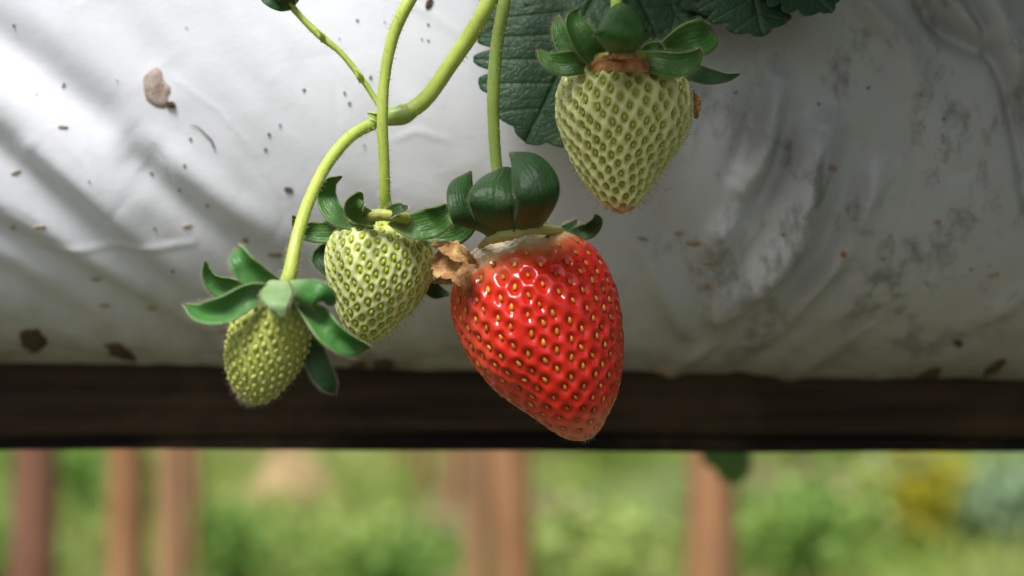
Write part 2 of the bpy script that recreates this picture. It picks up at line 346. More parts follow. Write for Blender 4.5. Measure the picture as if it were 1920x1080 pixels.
# ------------------------------------------------------------------ the white grow bag
YC, RY, ZC, RZ, NEXP = 0.135, 0.105, 1.068, 0.096, 2.5
def dist_poly(X, Y, pts):
    best = np.full(X.shape, 1e9); par = np.zeros(X.shape); n = len(pts)-1
    for i in range(n):
        a, b = np.array(pts[i], float), np.array(pts[i+1], float); d = b-a; L2 = d@d
        t = np.clip(((X-a[0])*d[0]+(Y-a[1])*d[1])/L2, 0, 1); dd = np.hypot(X-a[0]-t*d[0], Y-a[1]-t*d[1])
        k = dd < best; best[k] = dd[k]; par[k] = ((i+t)/n)[k]
    return best, par
FOLDS = [  # polyline in picture units on the bag, half width, height in mm (+ ridge, - valley)
 ([(-120, -10), (0, 75), (85, 140), (170, 215), (270, 300)], 46, -2.6), ([(-100, 130), (60, 250), (150, 330), (230, 400)], 50, 1.6),
 ([(-120, 200), (0, 290), (70, 345), (150, 420), (260, 510), (340, 575)], 34, -2.6), ([(60, 290), (160, 370), (270, 470), (360, 550)], 30, 1.8),
 ([(255, 315), (310, 360), (370, 410), (450, 470), (520, 520)], 34, -2.4), ([(240, 250), (330, 320), (430, 400), (520, 450)], 40, 1.5),
 ([(-120, 370), (0, 450), (100, 505), (200, 565), (300, 625), (380, 665)], 26, -2.8), ([(-80, 350), (40, 420), (150, 490), (260, 560)], 26, 1.3),
 ([(-100, 480), (20, 540), (120, 600), (200, 650)], 26, -1.6), ([(180, -20), (240, 60), (300, 130)], 45, -1.0),
 ([(460, 470), (560, 560), (640, 620)], 40, -0.9), ([(60, 480), (200, 478), (360, 466)], 7, 0.35),
 ([(1460, 150), (1449, 197), (1436, 260), (1420, 310), (1394, 345)], 22, 2.5), ([(1420, 170), (1405, 250), (1378, 320)], 24, -1.4), ([(1480, 210), (1462, 290), (1440, 350), (1400, 400)], 22, -1.8),
 ([(1545, 240), (1528, 275), (1510, 360), (1488, 441), (1450, 500), (1400, 545), (1355, 580)], 32, 4.2), ([(1600, 260), (1575, 380), (1545, 470), (1500, 530), (1420, 590)], 30, -2.2),
 ([(1650, 310), (1638, 335), (1620, 390), (1600, 440)], 20, 1.5), ([(1580, 470), (1560, 495), (1525, 540), (1480, 590)], 17, 1.9), ([(1600, 500), (1560, 550), (1500, 620)], 20, -1.3),
 ([(1400, 380), (1360, 430), (1340, 450)], 26, 1.4), ([(1180, 430), (1236, 520), (1260, 560), (1295, 645)], 22, 1.4), ([(1210, 560), (1280, 660)], 25, -0.9),
 ([(1600, -20), (1640, 25), (1700, 85)], 20, 1.5), ([(1720, -20), (1750, 30), (1785, 60), (1850, 95)], 20, -3.4), ([(1760, -30), (1800, 30), (1850, 70)], 18, 2.2),
 ([(1815, -20), (1850, 60), (1890, 150), (1915, 260), (1930, 380)], 16, -2.4), ([(1850, -20), (1900, 80), (1950, 220)], 28, 1.8), ([(1690, 100), (1730, 170), (1760, 260)], 30, 0.9),
 ([(1930, 520), (1880, 560), (1820, 590)], 18, 1.0), ([(1340, 640), (1290, 670), (1240, 715)], 12, 0.9), ([(1520, 610), (1440, 660), (1380, 700)], 14, -0.9), ([(1600, 620), (1520, 670), (1460, 710)], 14, 0.9),
 ([(1150, 130), (1290, 300), (1330, 420)], 60, 0.9), ([(600, 100), (640, 300), (700, 560)], 90, 0.8), ([(860, 300), (1000, 560), (1200, 690)], 60, -0.8)]
xs = np.concatenate([np.linspace(-0.62, -0.175, 60, endpoint=False), np.linspace(-0.175, 0.175, 620), np.linspace(0.175, 0.62, 61)[1:]])
ph = np.linspace(0, 2*math.pi, 4001)
cy = -np.sign(np.cos(ph))*np.abs(np.cos(ph))**(2/NEXP)*RY; cz = np.sign(np.sin(ph))*np.abs(np.sin(ph))**(2/NEXP)*RZ
arc = np.concatenate([[0], np.cumsum(np.hypot(np.diff(cy), np.diff(cz)))]); L = arc[-1]
# arc runs from the frontmost point over the top and back under; the visible quarter is the last one
sm = np.concatenate([np.linspace(L*0.04, L*0.73, 60, endpoint=False), np.linspace(L*0.73, L*1.04, 320)[:-1]])
by, bz = np.interp(sm % L, arc, cy), np.interp(sm % L, arc, cz)
ty, tz = np.gradient(np.concatenate([by[-2:], by, by[:2]]))[2:-2], np.gradient(np.concatenate([bz[-2:], bz, bz[:2]]))[2:-2]
tl = np.hypot(ty, tz); ny, nz_ = -tz/tl, ty/tl                        # outward normal of the section
if ny[np.argmin(by)] > 0: ny, nz_ = -ny, -nz_
BX, BYs = np.meshgrid(xs, by); _, BZs = np.meshgrid(xs, bz); _, NY = np.meshgrid(xs, ny); _, NZ = np.meshgrid(xs, nz_)
BY = YC+BYs; BZ = ZC+BZs
vis = (NY < 0.15) & (BY < YC)
PX = 960+BX*FPX/(D0+BY); PY = 540-(BZ-CZ)*FPX/(D0+BY)
qc = np.random.default_rng(99)
for k in range(46):                                   # fine taut creases
    rgt = k < 32; cx_, cy_ = (qc.uniform(1220, 1900), qc.uniform(60, 640)) if rgt else (qc.uniform(0, 820), qc.uniform(0, 600)); a_ = math.radians(qc.normal(112, 22) if rgt else qc.normal(38, 14)); l_ = qc.uniform(35, 130)
    FOLDS.append(([(cx_-l_*math.cos(a_), cy_-l_*math.sin(a_)), (cx_+qc.normal(0, 6), cy_+qc.normal(0, 6)), (cx_+l_*math.cos(a_+.25), cy_+l_*math.sin(a_+.25))], qc.uniform(4, 10), (0.20 if rgt else 0.10)*qc.choice([-1, 1])*qc.uniform(.5, 1.3)))
H = np.zeros(BX.shape)
for pts, w, a in FOLDS:
    d, t = dist_poly(PX, PY, pts); H += (1.15 if pts[0][0] < 1100 else 1.7)*a*1e-3*np.exp(-(d/w)**2)*(0.35+0.65*np.sin(np.pi*np.clip(t, 0.02, 0.98))**0.6)*vis
U = BX*40; W_ = np.meshgrid(xs, sm)[1]*40
H += 0.0022*vnoise(U*0.35+4, W_*0.35, 21)+0.0012*vnoise(U+0.7*W_, W_*0.8, 22)+0.00035*vnoise(U*4+2*W_, W_*2.5, 23)
rightm = np.clip((PX-1150)/300, 0, 1)*vis
H += rightm*(0.0006*vnoise(U*1.6+0.9*W_, W_*0.6, 24))
endt = np.clip((np.abs(BX)-0.50)/0.12, 0, 1)**2                         # the ends gather in
BY = YC+(BY-YC)*(1-0.85*endt)+NY*H; BZ = ZC+(BZ-ZC)*(1-0.85*endt)+NZ*H
BZ += -0.019*BX*np.clip((ZC-BZ)/RZ, 0, 1)
nS, nX = len(sm), len(xs)
def bag_faces():
    i = np.arange(nS)[:, None]; j = np.arange(nX-1)[None, :]; i2 = (i+1) % nS
    return np.stack([i*nX+j, i*nX+j+1, i2*nX+j+1, i2*nX+j], -1).reshape(-1, 4)
BV = np.stack([BX.ravel(), BY.ravel(), BZ.ravel()], 1); BF = bag_faces()
def mat_bag():
    t = NT('white_plastic_film'); v = t.coord(); sp = t.n('ShaderNodeSeparateXYZ'); t.l(v, sp.inputs[0])
    n1 = t.noise(v, 14, 5); n2 = t.noise(v, 90, 6, 0.65); n3 = t.noise(t.coord(scale=(1, 1, 0.35), rot=(0, 0.6, 0)), 45, 6, 0.7, 0.4); n4 = t.noise(v, 700, 3)
    c = t.mix(t.ramp(n1, [(0.35, 0.0), (0.7, 1.0)]), (0.77, 0.80, 0.87), (0.72, 0.75, 0.81))
    c = t.mix(t.ramp(n2, [(0.50, 0.0), (0.80, 0.22)]), c, (0.42, 0.40, 0.36))
    # patchy olive tint, stronger towards the lower edge, then brown stains
    low = t.ramp(t.math('ADD', sp.outputs[2], t.math('MULTIPLY', n1, 0.030)), [(0.0, 1.0), (0.9965, 1.0), (1.0, 0.0)])
    mr = t.n('ShaderNodeMapRange'); mr.inputs[1].default_value = 1.038; mr.inputs[2].default_value = 0.992; t.l(t.math('ADD', sp.outputs[2], t.math('MULTIPLY', n1, 0.05)), mr.inputs[0])
    c = t.mix(t.math('MULTIPLY', mr.outputs[0], t.ramp(n2, [(0.3, 0.5), (0.65, 0.9)])), c, (0.33, 0.30, 0.19))
    mr2 = t.n('ShaderNodeMapRange'); mr2.inputs[1].default_value = 1.012; mr2.inputs[2].default_value = 0.985; t.l(t.math('ADD', sp.outputs[2], t.math('MULTIPLY', n1, 0.03)), mr2.inputs[0])
    c = t.mix(t.math('MULTIPLY', t.ramp(n3, [(0.45, 0.0), (0.60, 0.85)]), mr2.outputs[0]), c, (0.20, 0.13, 0.05))
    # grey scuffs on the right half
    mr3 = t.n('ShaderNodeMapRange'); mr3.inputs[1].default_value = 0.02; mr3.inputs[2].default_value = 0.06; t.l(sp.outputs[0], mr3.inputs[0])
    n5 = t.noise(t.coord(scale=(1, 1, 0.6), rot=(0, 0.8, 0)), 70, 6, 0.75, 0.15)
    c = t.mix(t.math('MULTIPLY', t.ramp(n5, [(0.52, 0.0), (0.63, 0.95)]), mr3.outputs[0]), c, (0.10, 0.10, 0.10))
    c = t.mix(t.math('MULTIPLY', mr3.outputs[0], t.ramp(n1, [(0.3, 0.45), (0.7, 0.75)])), c, (0.33, 0.335, 0.32))  # grey tint over the right: thin dirt, with the leaf shade put in
    t.set(Base_Color=c, Roughness=t.ramp(n2, [(0.3, 0.28), (0.75, 0.46)]), Specular_IOR_Level=0.55)
    t.bump(t.math('ADD', t.math('MULTIPLY', n2, 0.8), t.math('MULTIPLY', n4, 0.15)), 0.22, 0.0012); return t.m
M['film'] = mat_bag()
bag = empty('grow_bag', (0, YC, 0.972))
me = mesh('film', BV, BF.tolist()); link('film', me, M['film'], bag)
tag(bag, 'long white plastic grow bag with folds and dirt behind the strawberries', 'grow bag')
bvh = BVHTree.FromPolygons([tuple(v) for v in BV], [tuple(f) for f in BF.tolist()])
EYE = Vector((0, -D0, CZ))
def on_bag(px, py, lift=0.0):
    d = (Vector(P(px, py, 0.0))-EYE).normalized(); loc, nrm, _, _ = bvh.ray_cast(EYE, d)
    if loc is None: return np.array(P(px, py, 0.05)), np.array([0, -1, 0])
    if nrm.dot(d) > 0: nrm = -nrm
    return np.array(loc+nrm*lift), np.array(nrm)
def patch(name, px, py, rx, ry, rot, mat, seed, thick=0.0005, jag=0.22, n=22, label=None):
    """crust of dried dirt that follows the film: fan of points with a raised ragged middle"""
    q = np.random.default_rng(seed); V = []; c, s = math.cos(math.radians(rot)), math.sin(math.radians(rot)); k1 = q.uniform(0, 6.28, 3)
    rad = 1+jag*(np.sin(2*np.linspace(0, 6.283, n, endpoint=False)+k1[0])*0.6+np.sin(5*np.linspace(0, 6.283, n, endpoint=False)+k1[1])*0.4)+q.normal(0, jag*0.3, n)
    for f, lf in ((1.0, -0.0002), (0.93, thick*0.8), (0.55, thick*(0.8)), (0.0, thick)):
        for j in range(n if f > 0 else 1):
            a = j*2*math.pi/n; x, y = rx*rad[j]*f*math.cos(a), ry*rad[j]*f*math.sin(a)
            V.append(on_bag(px+x*c-y*s, py+x*s+y*c, lf+(thick*0.35*q.normal() if 0 < f < 0.9 else 0))[0])
    F = grid_faces(3, n, True); F += [(2*n+j, 2*n+(j+1) % n, 3*n) for j in range(n)]
    o = link(name, mesh(name, V, F), mat, bag)
    if label: o['label'] = label
    return o
patch('torn_patch', 293, 166, 26, 38, -28, M['palemud'], 1, 0.00022, 0.18, label='pale brown torn spot in the white film')
patch('torn_patch', 320, 196, 9, 7, 10, M['mud'], 2, 0.0008, 0.25)
patch('mud_patch', 62, 638, 25, 23, 0, M['mud'], 3); patch('mud_patch', 222, 657, 24, 13, 14, M['mud'], 4, jag=0.3); patch('mud_patch', 243, 667, 16, 6, 30, M['mud'], 5, jag=0.3)
patch('mud_patch', 720, 683, 20, 10, 8, M['mud'], 6, jag=0.35); patch('mud_patch', 668, 688, 20, 8, -12, M['mud'], 7, jag=0.3)
patch('mud_patch', 1866, 688, 24, 9, -32, M['mud'], 8); patch('mud_patch', 1742, 702, 27, 9, -28, M['mud'], 9); patch('mud_patch', 1796, 643, 9, 6, 0, M['mud'], 10)
patch('mud_patch', 1245, 696, 26, 9, -35, M['straw'], 14, 0.0003, 0.3); patch('mud_patch', 805, 6, 7, 11, 20, M['mud'], 15)
for i, (x, y, a, b, r) in enumerate([(515, 477, 15, 4, 2), (460, 450, 6, 5, 0), (1300, 455, 16, 5, 10), (1275, 437, 9, 3, -10), (1330, 493, 10, 4, 0), (1328, 535, 9, 4, 5), (1560, 315, 9, 5, 15), (1757, 416, 8, 4, 0),
        (75, 425, 11, 3, -5), (30, 323, 9, 3, -15), (118, 238, 9, 3, 5), (180, 523, 8, 4, 0), (195, 572, 12, 4, 10), (285, 576, 9, 4, 0), (1205, 448, 12, 3, 5), (1655, 483, 5, 4, 0), (1582, 478, 6, 6, 0), (1860, 515, 10, 3, -8), (350, 423, 9, 3, 0), (25, 425, 5, 3, 0), (420, 620, 12, 5, 8), (1100, 690, 16, 4, -10)]):
    patch('dirt_crumb', x, y, a, b, r, M['straw'] if i != 16 else M['rust'], 50+i, 0.0004, 0.3, 10)
q = np.random.default_rng(77); specks = [(505, 252), (525, 234), (670, 38), (803, 46), (803, 76), (541, 355), (26, 48), (120, 158), (357, 260), (284, 325), (346, 310), (389, 385), (695, 145), (498, 280), (655, 193), (646, 174), (570, 168), (324, 508), (290, 428), (1380, 173), (1535, 195), (1628, 165), (1470, 440)]
specks += [(q.uniform(0, 900), q.uniform(0, 450)) for _ in range(14)]+[(q.uniform(1200, 1900), q.uniform(120, 620)) for _ in range(30)]
for i, (x, y) in enumerate(specks):
    big = 2.7 if i < 23 else q.uniform(0.9, 2.0)
    if i == 5: big = 7
    patch('dirt_speck', x, y, big*q.uniform(.8, 1.3), big*q.uniform(.7, 1.1), q.uniform(0, 180), M['grime'] if i % 3 else M['mud'], 200+i, 0.00035, 0.25, 7)

def tube_mesh(pts, rad, seg=12, n=60, seed=0, wob=0.03, cap=True):
    p = spline(pts, n); r = np.interp(np.linspace(0, 1, n), np.linspace(0, 1, len(rad)), rad) if len(rad) != n else np.array(rad)
    T = unit(np.gradient(p, axis=0)); N = np.zeros_like(T); a = np.array([0.3, -1, 0.2]); q = np.random.default_rng(seed)
    for i in range(n):
        a = a-T[i]*(a@T[i]); a = a/np.linalg.norm(a); N[i] = a
    B = np.cross(T, N); th = np.linspace(0, 2*math.pi, seg, endpoint=False)
    V = (p[:, None, :]+(r[:, None]*(1+wob*q.normal(size=(n, seg))*0.5+wob*np.sin(np.arange(n)[:, None]*0.31+seed)))[:, :, None]*(np.cos(th)[None, :, None]*N[:, None, :]+np.sin(th)[None, :, None]*B[:, None, :])).reshape(-1, 3)
    F = grid_faces(n, seg, True)
    if cap: F += [tuple(range(seg))[::-1], tuple(range((n-1)*seg, n*seg))]
    return V, F, p, N, B, r
link('dry_fibre', mesh('dry_fibre', *tube_mesh([on_bag(x, y, 0.0003)[0] for x, y in ((357, 234), (372, 238), (384, 250), (396, 262), (402, 277))], [0.00006, 0.00012, 0.00022], 6, 24)[:2]), M['mud'], bag)

# rail the bag lies on, a slat below it, their supports outside the frame
def mat_timber(name, a, b):
    t = NT(name); n = t.noise(t.coord(scale=(0.06, 1, 1)), 260, 6, 0.6); n2 = t.noise(t.coord(), 25, 4)
    c = t.mix(t.ramp(n, [(0.35, 0.0), (0.7, 1.0)]), a, b); c = t.mix(t.ramp(n2, [(0.55, 0.0), (0.75, 0.6)]), c, (0.10, 0.070, 0.038))
    t.set(Base_Color=c, Roughness=0.85, Specular_IOR_Level=0.25); t.bump(n, 0.6, 0.002); return t.m
M['rail'] = mat_timber('dark_weathered_timber', (0.022, 0.014, 0.008), (0.058, 0.038, 0.021)); M['slat'] = mat_timber('black_weathered_timber', (0.006, 0.004, 0.003), (0.013, 0.009, 0.006))
rail = empty('timber_rail', (0, 0.112, 0.956))
box_obj('plank', -0.75, 0.75, 0.090, 0.135, 0.9589, 0.984, M['rail'], rail, 0.004, 120, 0.0006, 3)
box_obj('slat', -0.75, 0.75, 0.094, 0.160, 0.9548, 0.9592, M['slat'], rail, 0.001, 120, 0.0004, 4)
tag(rail, 'dark brown timber rail with a blackish slat below, carrying the white grow bag', 'rail')

# ------------------------------------------------------------------ plant parts
def ribbon(pts, widths, wdir=None, tw=(0, 0), cup=0.15, n=26, m=11, jag=0.0, seed=0, wave=0.10, curve=2):
    """leaf strip: pts = (px,py,Y mm), widths in px; wdir = explicit width direction(s), else faces the camera turned by tw degrees"""
    C = spline([P(a, b, y*1e-3) for a, b, y in pts], n); sc = (D0+C[:, 1])/FPX
    w = np.maximum(spline(np.array(widths, float)[:, None], n)[:, 0], 0.6)*sc*0.5
    T = unit(np.gradient(C, axis=0)); s = np.linspace(0, 1, n)
    if wdir is None:
        Wd = unit(np.cross(T, np.array([0, -1.0, 0])[None]))
        Nn = np.cross(Wd, T); a = np.radians(tw[0]+(tw[1]-tw[0])*s)[:, None]; Wd = Wd*np.cos(a)+Nn*np.sin(a)
    else:
        wd = np.array(wdir, float)
        if wd.ndim == 1: wd = np.stack([wd, wd])
        Wd = spline(wd, n); Wd = unit(Wd-T*(Wd*T).sum(1, keepdims=True))
    Nn = np.cross(Wd, T); Nn *= np.where(Nn[:1, 1:2]+1e-9 > 0, -1, 1) if wdir is None else 1
    v = np.linspace(-1, 1, m); q = np.random.default_rng(seed)
    j = 1+jag*q.normal(size=(n, 2)); side = np.where(v[None, :] < 0, j[:, :1], j[:, 1:])
    V = C[:, None, :]+(w[:, None]*v[None, :]*side)[:, :, None]*Wd[:, None, :]+(cup*w[:, None]*(np.abs(v)[None, :]**curve))[:, :, None]*Nn[:, None, :]
    if wave: V += (wave*w[:, None]*vnoise(s[:, None]*5+seed, v[None, :]*1.4+seed, seed+1)*2)[:, :, None]*Nn[:, None, :]
    uv = np.stack(np.meshgrid(s, (v+1)/2, indexing='ij'), -1).reshape(-1, 2)
    return V.reshape(-1, 3), grid_faces(n, m), uv
def sepal(parent, mat, *a, thick=0.00028, name='sepal', **k):
    V, F, uv = ribbon(*a, **k); o = link(name, mesh(name, V, F, True, uv), mat, parent)
    md = o.modifiers.new('thickness', 'SOLIDIFY'); md.thickness = thick; md.offset = 0
    if name == 'sepal':
        n_, m_ = k.get('n', 26), k.get('m', 11); g = V.reshape(n_, m_, 3); bs, ns = [], []
        for j, j2 in ((0, 1), (m_-1, m_-2)):
            e = spline(g[3:, j], 70); bs.append(e); ns.append(unit(spline(g[3:, j]-g[3:, j2], 70)+0.3*unit(np.gradient(e, axis=0))*np.linalg.norm(g[12, 0]-g[12, 1])))
        hairs(o, np.vstack(bs), np.vstack(ns), 0.0009, 0.000018, M['hair'], 3, 0.8)
    return o
def hairs(parent, base, nrm, length, rad, mat, seed, bend=0.5, name='fine_hair', down=0.0):
    """many fine hairs, each a bent three-sided spike"""
    q = np.random.default_rng(seed); n = len(base); L = length*q.uniform(0.5, 1.2, n)[:, None]
    t1 = unit(np.cross(nrm, q.normal(size=(n, 3)))); t2 = np.cross(nrm, t1); d = unit(nrm+bend*t1*q.uniform(0, 1, (n, 1))+np.array([0, 0, -down])); V = np.empty((n, 7, 3))
    for k in range(3):
        o = rad*(t1*math.cos(k*2.094)+t2*math.sin(k*2.094)); V[:, k] = base+o; V[:, 3+k] = base+nrm*L*0.5+o*0.7
    V[:, 6] = base+nrm*L*0.5+d*L*0.5
    F = []
    for i in range(n):
        o = 7*i
        for k in range(3): F += [(o+k, o+(k+1) % 3, o+3+(k+1) % 3, o+3+k), (o+3+k, o+3+(k+1) % 3, o+6)]
    return tag(link(name, mesh(name, V.reshape(-1, 3), F), mat, parent), kind='stuff')
def stalk(parent, mat, pts, rad_px, name='stalk', n=70, seed=0, nh=600, hair=0.0010):
    C = [P(a, b, y*1e-3) for a, b, y in pts]; sc = 0.1125e-3
    V, F, p, N, B, r = tube_mesh(C, [x*sc for x in rad_px], 14, n, seed)
    o = link(name, mesh(name, V, F), mat, parent)
    q = np.random.default_rng(seed+5); i = q.integers(0, n, nh); a = q.uniform(0, 6.28, nh)[:, None]; d = np.cos(a)*N[i]+np.sin(a)*B[i]
    if nh: hairs(o, p[i]+d*r[i][:, None]*0.95+q.normal(0, 1e-4, (nh, 3)), d, hair, 0.000034, M['hair'], seed+6)
    return o

def achene_mesh(name, L, W, T):
    seg, rings = 8, 4; V = [(0, 0, L)]; F = []
    for i in range(1, rings):
        a = math.pi*i/rings; z = math.cos(a)*L; r = math.sin(a)*(1.0-0.25*math.cos(a))
        for k in range(seg): t = 2*math.pi*k/seg; V.append((W*r*math.cos(t), T*r*math.sin(t), z))
    V.append((0, 0, -L)); e = len(V)-1
    F += [(0, 1+k, 1+(k+1) % seg) for k in range(seg)]+[(e, e-seg+(k+1) % seg, e-seg+k) for k in range(seg)]
    for i in range(rings-2):
        for k in range(seg): F.append((1+i*seg+k, 1+(i+1)*seg+k, 1+(i+1)*seg+(k+1) % seg, 1+i*seg+(k+1) % seg))
    return mesh(name, V, F)

def fruit(root, outline, top, tip, Y, N, pit, colour, mat, seedmat, ach, seed, lean=0.0, depth=0.95, pit_w=0.42, sink=0.7, tmin=0.07, tipdens=1.5, nt=230, na=320, elong=1.3, twist=0.0, bumps=0.0):
    """body of revolution fitted to a traced silhouette; achenes in a golden-angle spiral, each in its own pit"""
    q = np.random.default_rng(seed); sc = (D0+Y)/FPX
    ol = np.array(outline, float); ol = spline(np.vstack([ol, ol[:1]]), 700)
    top, tip = np.array(top, float), np.array(tip, float); ax = tip-top; Lp = np.hypot(*ax); a = ax/Lp; e = np.array([-a[1], a[0]])
    if e[0] < 0: e = -e
    al = (ol-top)@a; pe = (ol-top)@e; t0, t1 = al.min(), al.max()
    tt = np.linspace(t0, t1, 160); lo, hi = np.zeros(160), np.zeros(160)
    for i, t in enumerate(tt):
        tc = np.clip(t, t0+1e-3*(t1-t0), t1-1e-3*(t1-t0)); s = al-tc; k = np.nonzero(s*np.roll(s, -1) <= 0)[0]; k2 = (k+1) % len(al)
        w = s[k]/(s[k]-s[k2]+1e-12); x = pe[k]+(pe[k2]-pe[k])*w; lo[i], hi[i] = x.min(), x.max()
    mid, hw = (lo+hi)/2, (hi-lo)/2
    ker = np.ones(5)/5; mid = np.convolve(np.pad(mid, 2, 'edge'), ker, 'valid')
    sp = (1-np.cos(np.linspace(0, math.pi, nt)))/2; tv = t0+(t1-t0)*sp
    hwv = np.interp(tv, tt, hw); midv = np.interp(tv, tt, mid); hwv[0] = hwv[-1] = 0.01
    hd = np.minimum(hwv, np.convolve(np.pad(hwv, 12, 'edge'), np.ones(25)/25, 'valid')*1.05)*depth
    E1 = np.array([e[0], 0, -e[1]]); A1 = np.array([a[0], 0, -a[1]]); E2 = np.array([0, 1.0, 0])
    O = P(top[0], top[1], Y)
    cen = O[None]+(tv[:, None]*A1+midv[:, None]*E1)*sc+(lean*(sp-0.5))[:, None]*E2
    th = np.linspace(0, 2*math.pi, na, endpoint=False)
    def surf(ci, h, d, ang): return ci+(h*np.cos(ang))[..., None]*sc*E1+(d*np.sin(ang))[..., None]*sc*E2
    G = surf(cen[:, None, :], hwv[:, None], hd[:, None], th[None, :]+twist*sp[:, None])
    dU = np.roll(G, -1, 1)-np.roll(G, 1, 1); dT = np.gradient(G, axis=0); Nn = unit(np.cross(dU, dT)); 
    if ((G-cen[:, None, :])*Nn).sum() < 0: Nn = -Nn
    # spread of the achenes by area, denser to the tip
    ds = np.linalg.norm(np.gradient(cen+hwv[:, None]*sc*E1, axis=0), axis=1); wgt = (hwv+hd)/2*sc*2*math.pi*ds*(1+(tipdens-1)*sp**2)*(sp > tmin)
    cum = np.cumsum(wgt); tot = cum[-1]; cum = cum/tot
    f = (np.arange(N)+0.5)/N; ti = np.interp(f, cum, sp); ang = (np.arange(N)*2.399963+seed) % (2*math.pi)
    def at(A, tq):
        ix = np.interp(tq, sp, np.arange(nt)); i0 = np.clip(ix.astype(int), 0, nt-2); fr = ix-i0
        return A[i0]*(1-fr)[:, None]+A[i0+1]*fr[:, None] if A.ndim == 2 else A[i0]*(1-fr)+A[i0+1]*fr
    dlen = np.maximum(np.gradient(np.concatenate([[0], np.cumsum(np.linalg.norm(np.diff(cen+hwv[:, None]*sc*E1, axis=0), axis=1))]), sp), 1e-3)
    rest = np.sqrt(tot/N)
    for it in range(7):                                               # even the spacing out: neighbours push apart
        pp = surf(at(cen, ti), at(hwv, ti), at(hd, ti), ang); sl = rest/np.sqrt(1+(tipdens-1)*ti**2)
        df = pp[:, None]-pp[None]; dd = np.linalg.norm(df, axis=2)+np.eye(N); f_ = np.clip(1.18-dd/(0.5*(sl[:, None]+sl[None])), 0, 1)*(1-np.eye(N)); F_ = (df/dd[..., None]*f_[..., None]).sum(1)*sl[:, None]*0.28
        t1_ = -np.sin(ang)[:, None]*E1+np.cos(ang)[:, None]*E2
        p2 = surf(at(cen, np.clip(ti+.004, 0, 1)), at(hwv, np.clip(ti+.004, 0, 1)), at(hd, np.clip(ti+.004, 0, 1)), ang); mer = unit(p2-pp)
        ang = ang+(F_*t1_).sum(1)/np.maximum(at(hwv, ti)*sc, 1e-3); ti = np.clip(ti+(F_*mer).sum(1)/at(dlen, ti), tmin, 0.988)
    ang = (ang+q.normal(0, 0.022, N)) % (2*math.pi)
    ix = np.interp(ti, sp, np.arange(nt)); i0 = np.clip(ix.astype(int), 0, nt-2); fr = (ix-i0); lerp = lambda A: at(A, ti)
    AP = surf(lerp(cen), lerp(hwv), lerp(hd), ang)
    jx = np.round(((ang-twist*ti) % (2*math.pi))/(2*math.pi)*na).astype(int) % na
    AN = Nn[i0, jx]; AM = unit(dT[i0, jx]-AN*(dT[i0, jx]*AN).sum(1, keepdims=True))
    spc = np.sqrt(tot/N/(1+(tipdens-1)*ti**2)) # local spacing
    V = G.reshape(-1, 3); Vn = Nn.reshape(-1, 3); q1 = np.full(len(V), 9.0); q2 = np.full(len(V), 9.0); sc1 = np.full(len(V), spc.mean())
    for k in range(N):
        b = slice(None); dv = V-AP[k]; m = dv@AM[k]; r2 = (dv*dv).sum(1)-m*m; dd = np.sqrt(np.maximum(r2, 0)+(m/np.where(m > 0, elong*1.2, elong*0.85))**2)/spc[k]
        near = dd < q1; q2 = np.where(near, q1, np.minimum(q2, dd)); q1 = np.where(near, dd, q1)
    prof = np.exp(-(q1/pit_w)**2.6)
    edge = np.clip(q2-q1, 0, 1)                                       # 0 on the borders between cells
    hgt = -pit*prof+pit*0.18*(1-np.exp(-(edge/0.35)**2))*(1-prof)
    lump = 0.0011*vnoise(V[:, 0]*90+seed, V[:, 2]*90+V[:, 1]*70, seed)+0.00012*vnoise(V[:, 0]*900, V[:, 2]*900+V[:, 1]*800, seed+1)
    fade = np.clip((np.repeat(sp, na)-tmin*0.5)/(tmin), 0.0, 1)
    Vd = V+Vn*((hgt*fade+lump)[:, None])
    colv = colour(np.repeat(sp, na), V, prof, q1, (V-cen.repeat(na, 0))@E1/(np.repeat(hwv, na)*sc+1e-9), seed)
    F = grid_faces(nt, na, True)
    body = link('flesh', mesh('flesh', Vd, F, True, None, colv), mat, root)
    me = achene_mesh('achene', *ach); me.materials.append(seedmat); base = np.array([v.co for v in me.vertices]); bf = [tuple(p.vertices) for p in me.polygons]; BVs, BFs = [], []
    for k in range(N):
        if ti[k] < tmin: continue
        s = q.uniform(0.78, 1.18)*min(1.0, spc[k]/spc.max()*1.05); z = -AM[k]; x = np.cross(AN[k], z); R = Matrix((tuple(x), tuple(AN[k]), tuple(z))).transposed().to_4x4()
        if np.dot(np.cross(x, AN[k]), z) < 0: R = Matrix((tuple(-x), tuple(AN[k]), tuple(z))).transposed().to_4x4()
        lf = (lump[i0[k]*na+jx[k]]-pit*(sink+q.normal(0, 0.08))*min(1, max(0, (ti[k]-tmin*.5)/tmin)))
        Mx = Matrix.Translation(Vector(AP[k]+AN[k]*lf)) @ R @ Matrix.Rotation(q.normal(0, 0.2), 4, 'Y') @ Matrix.Diagonal((s, s, s, 1))
        if AN[k, 1] > 0.45:                                              # turned well away from the viewer: joined
            mm = np.array(Mx); o0 = len(BVs)*len(base); BVs.append(base @ mm[:3, :3].T+mm[:3, 3]); BFs += [tuple(i+o0 for i in f_) for f_ in bf]; continue
        o = bpy.data.objects.new('achene', me); COL.objects.link(o); o.parent = root; o.matrix_parent_inverse = PINV(root); o.matrix_basis = Mx
    tag(link('rear_achene', mesh('rear_achene', np.vstack(BVs), BFs), seedmat, root), kind='stuff')
    return body, Vd, Vn, AP, AN, AM, sp, na

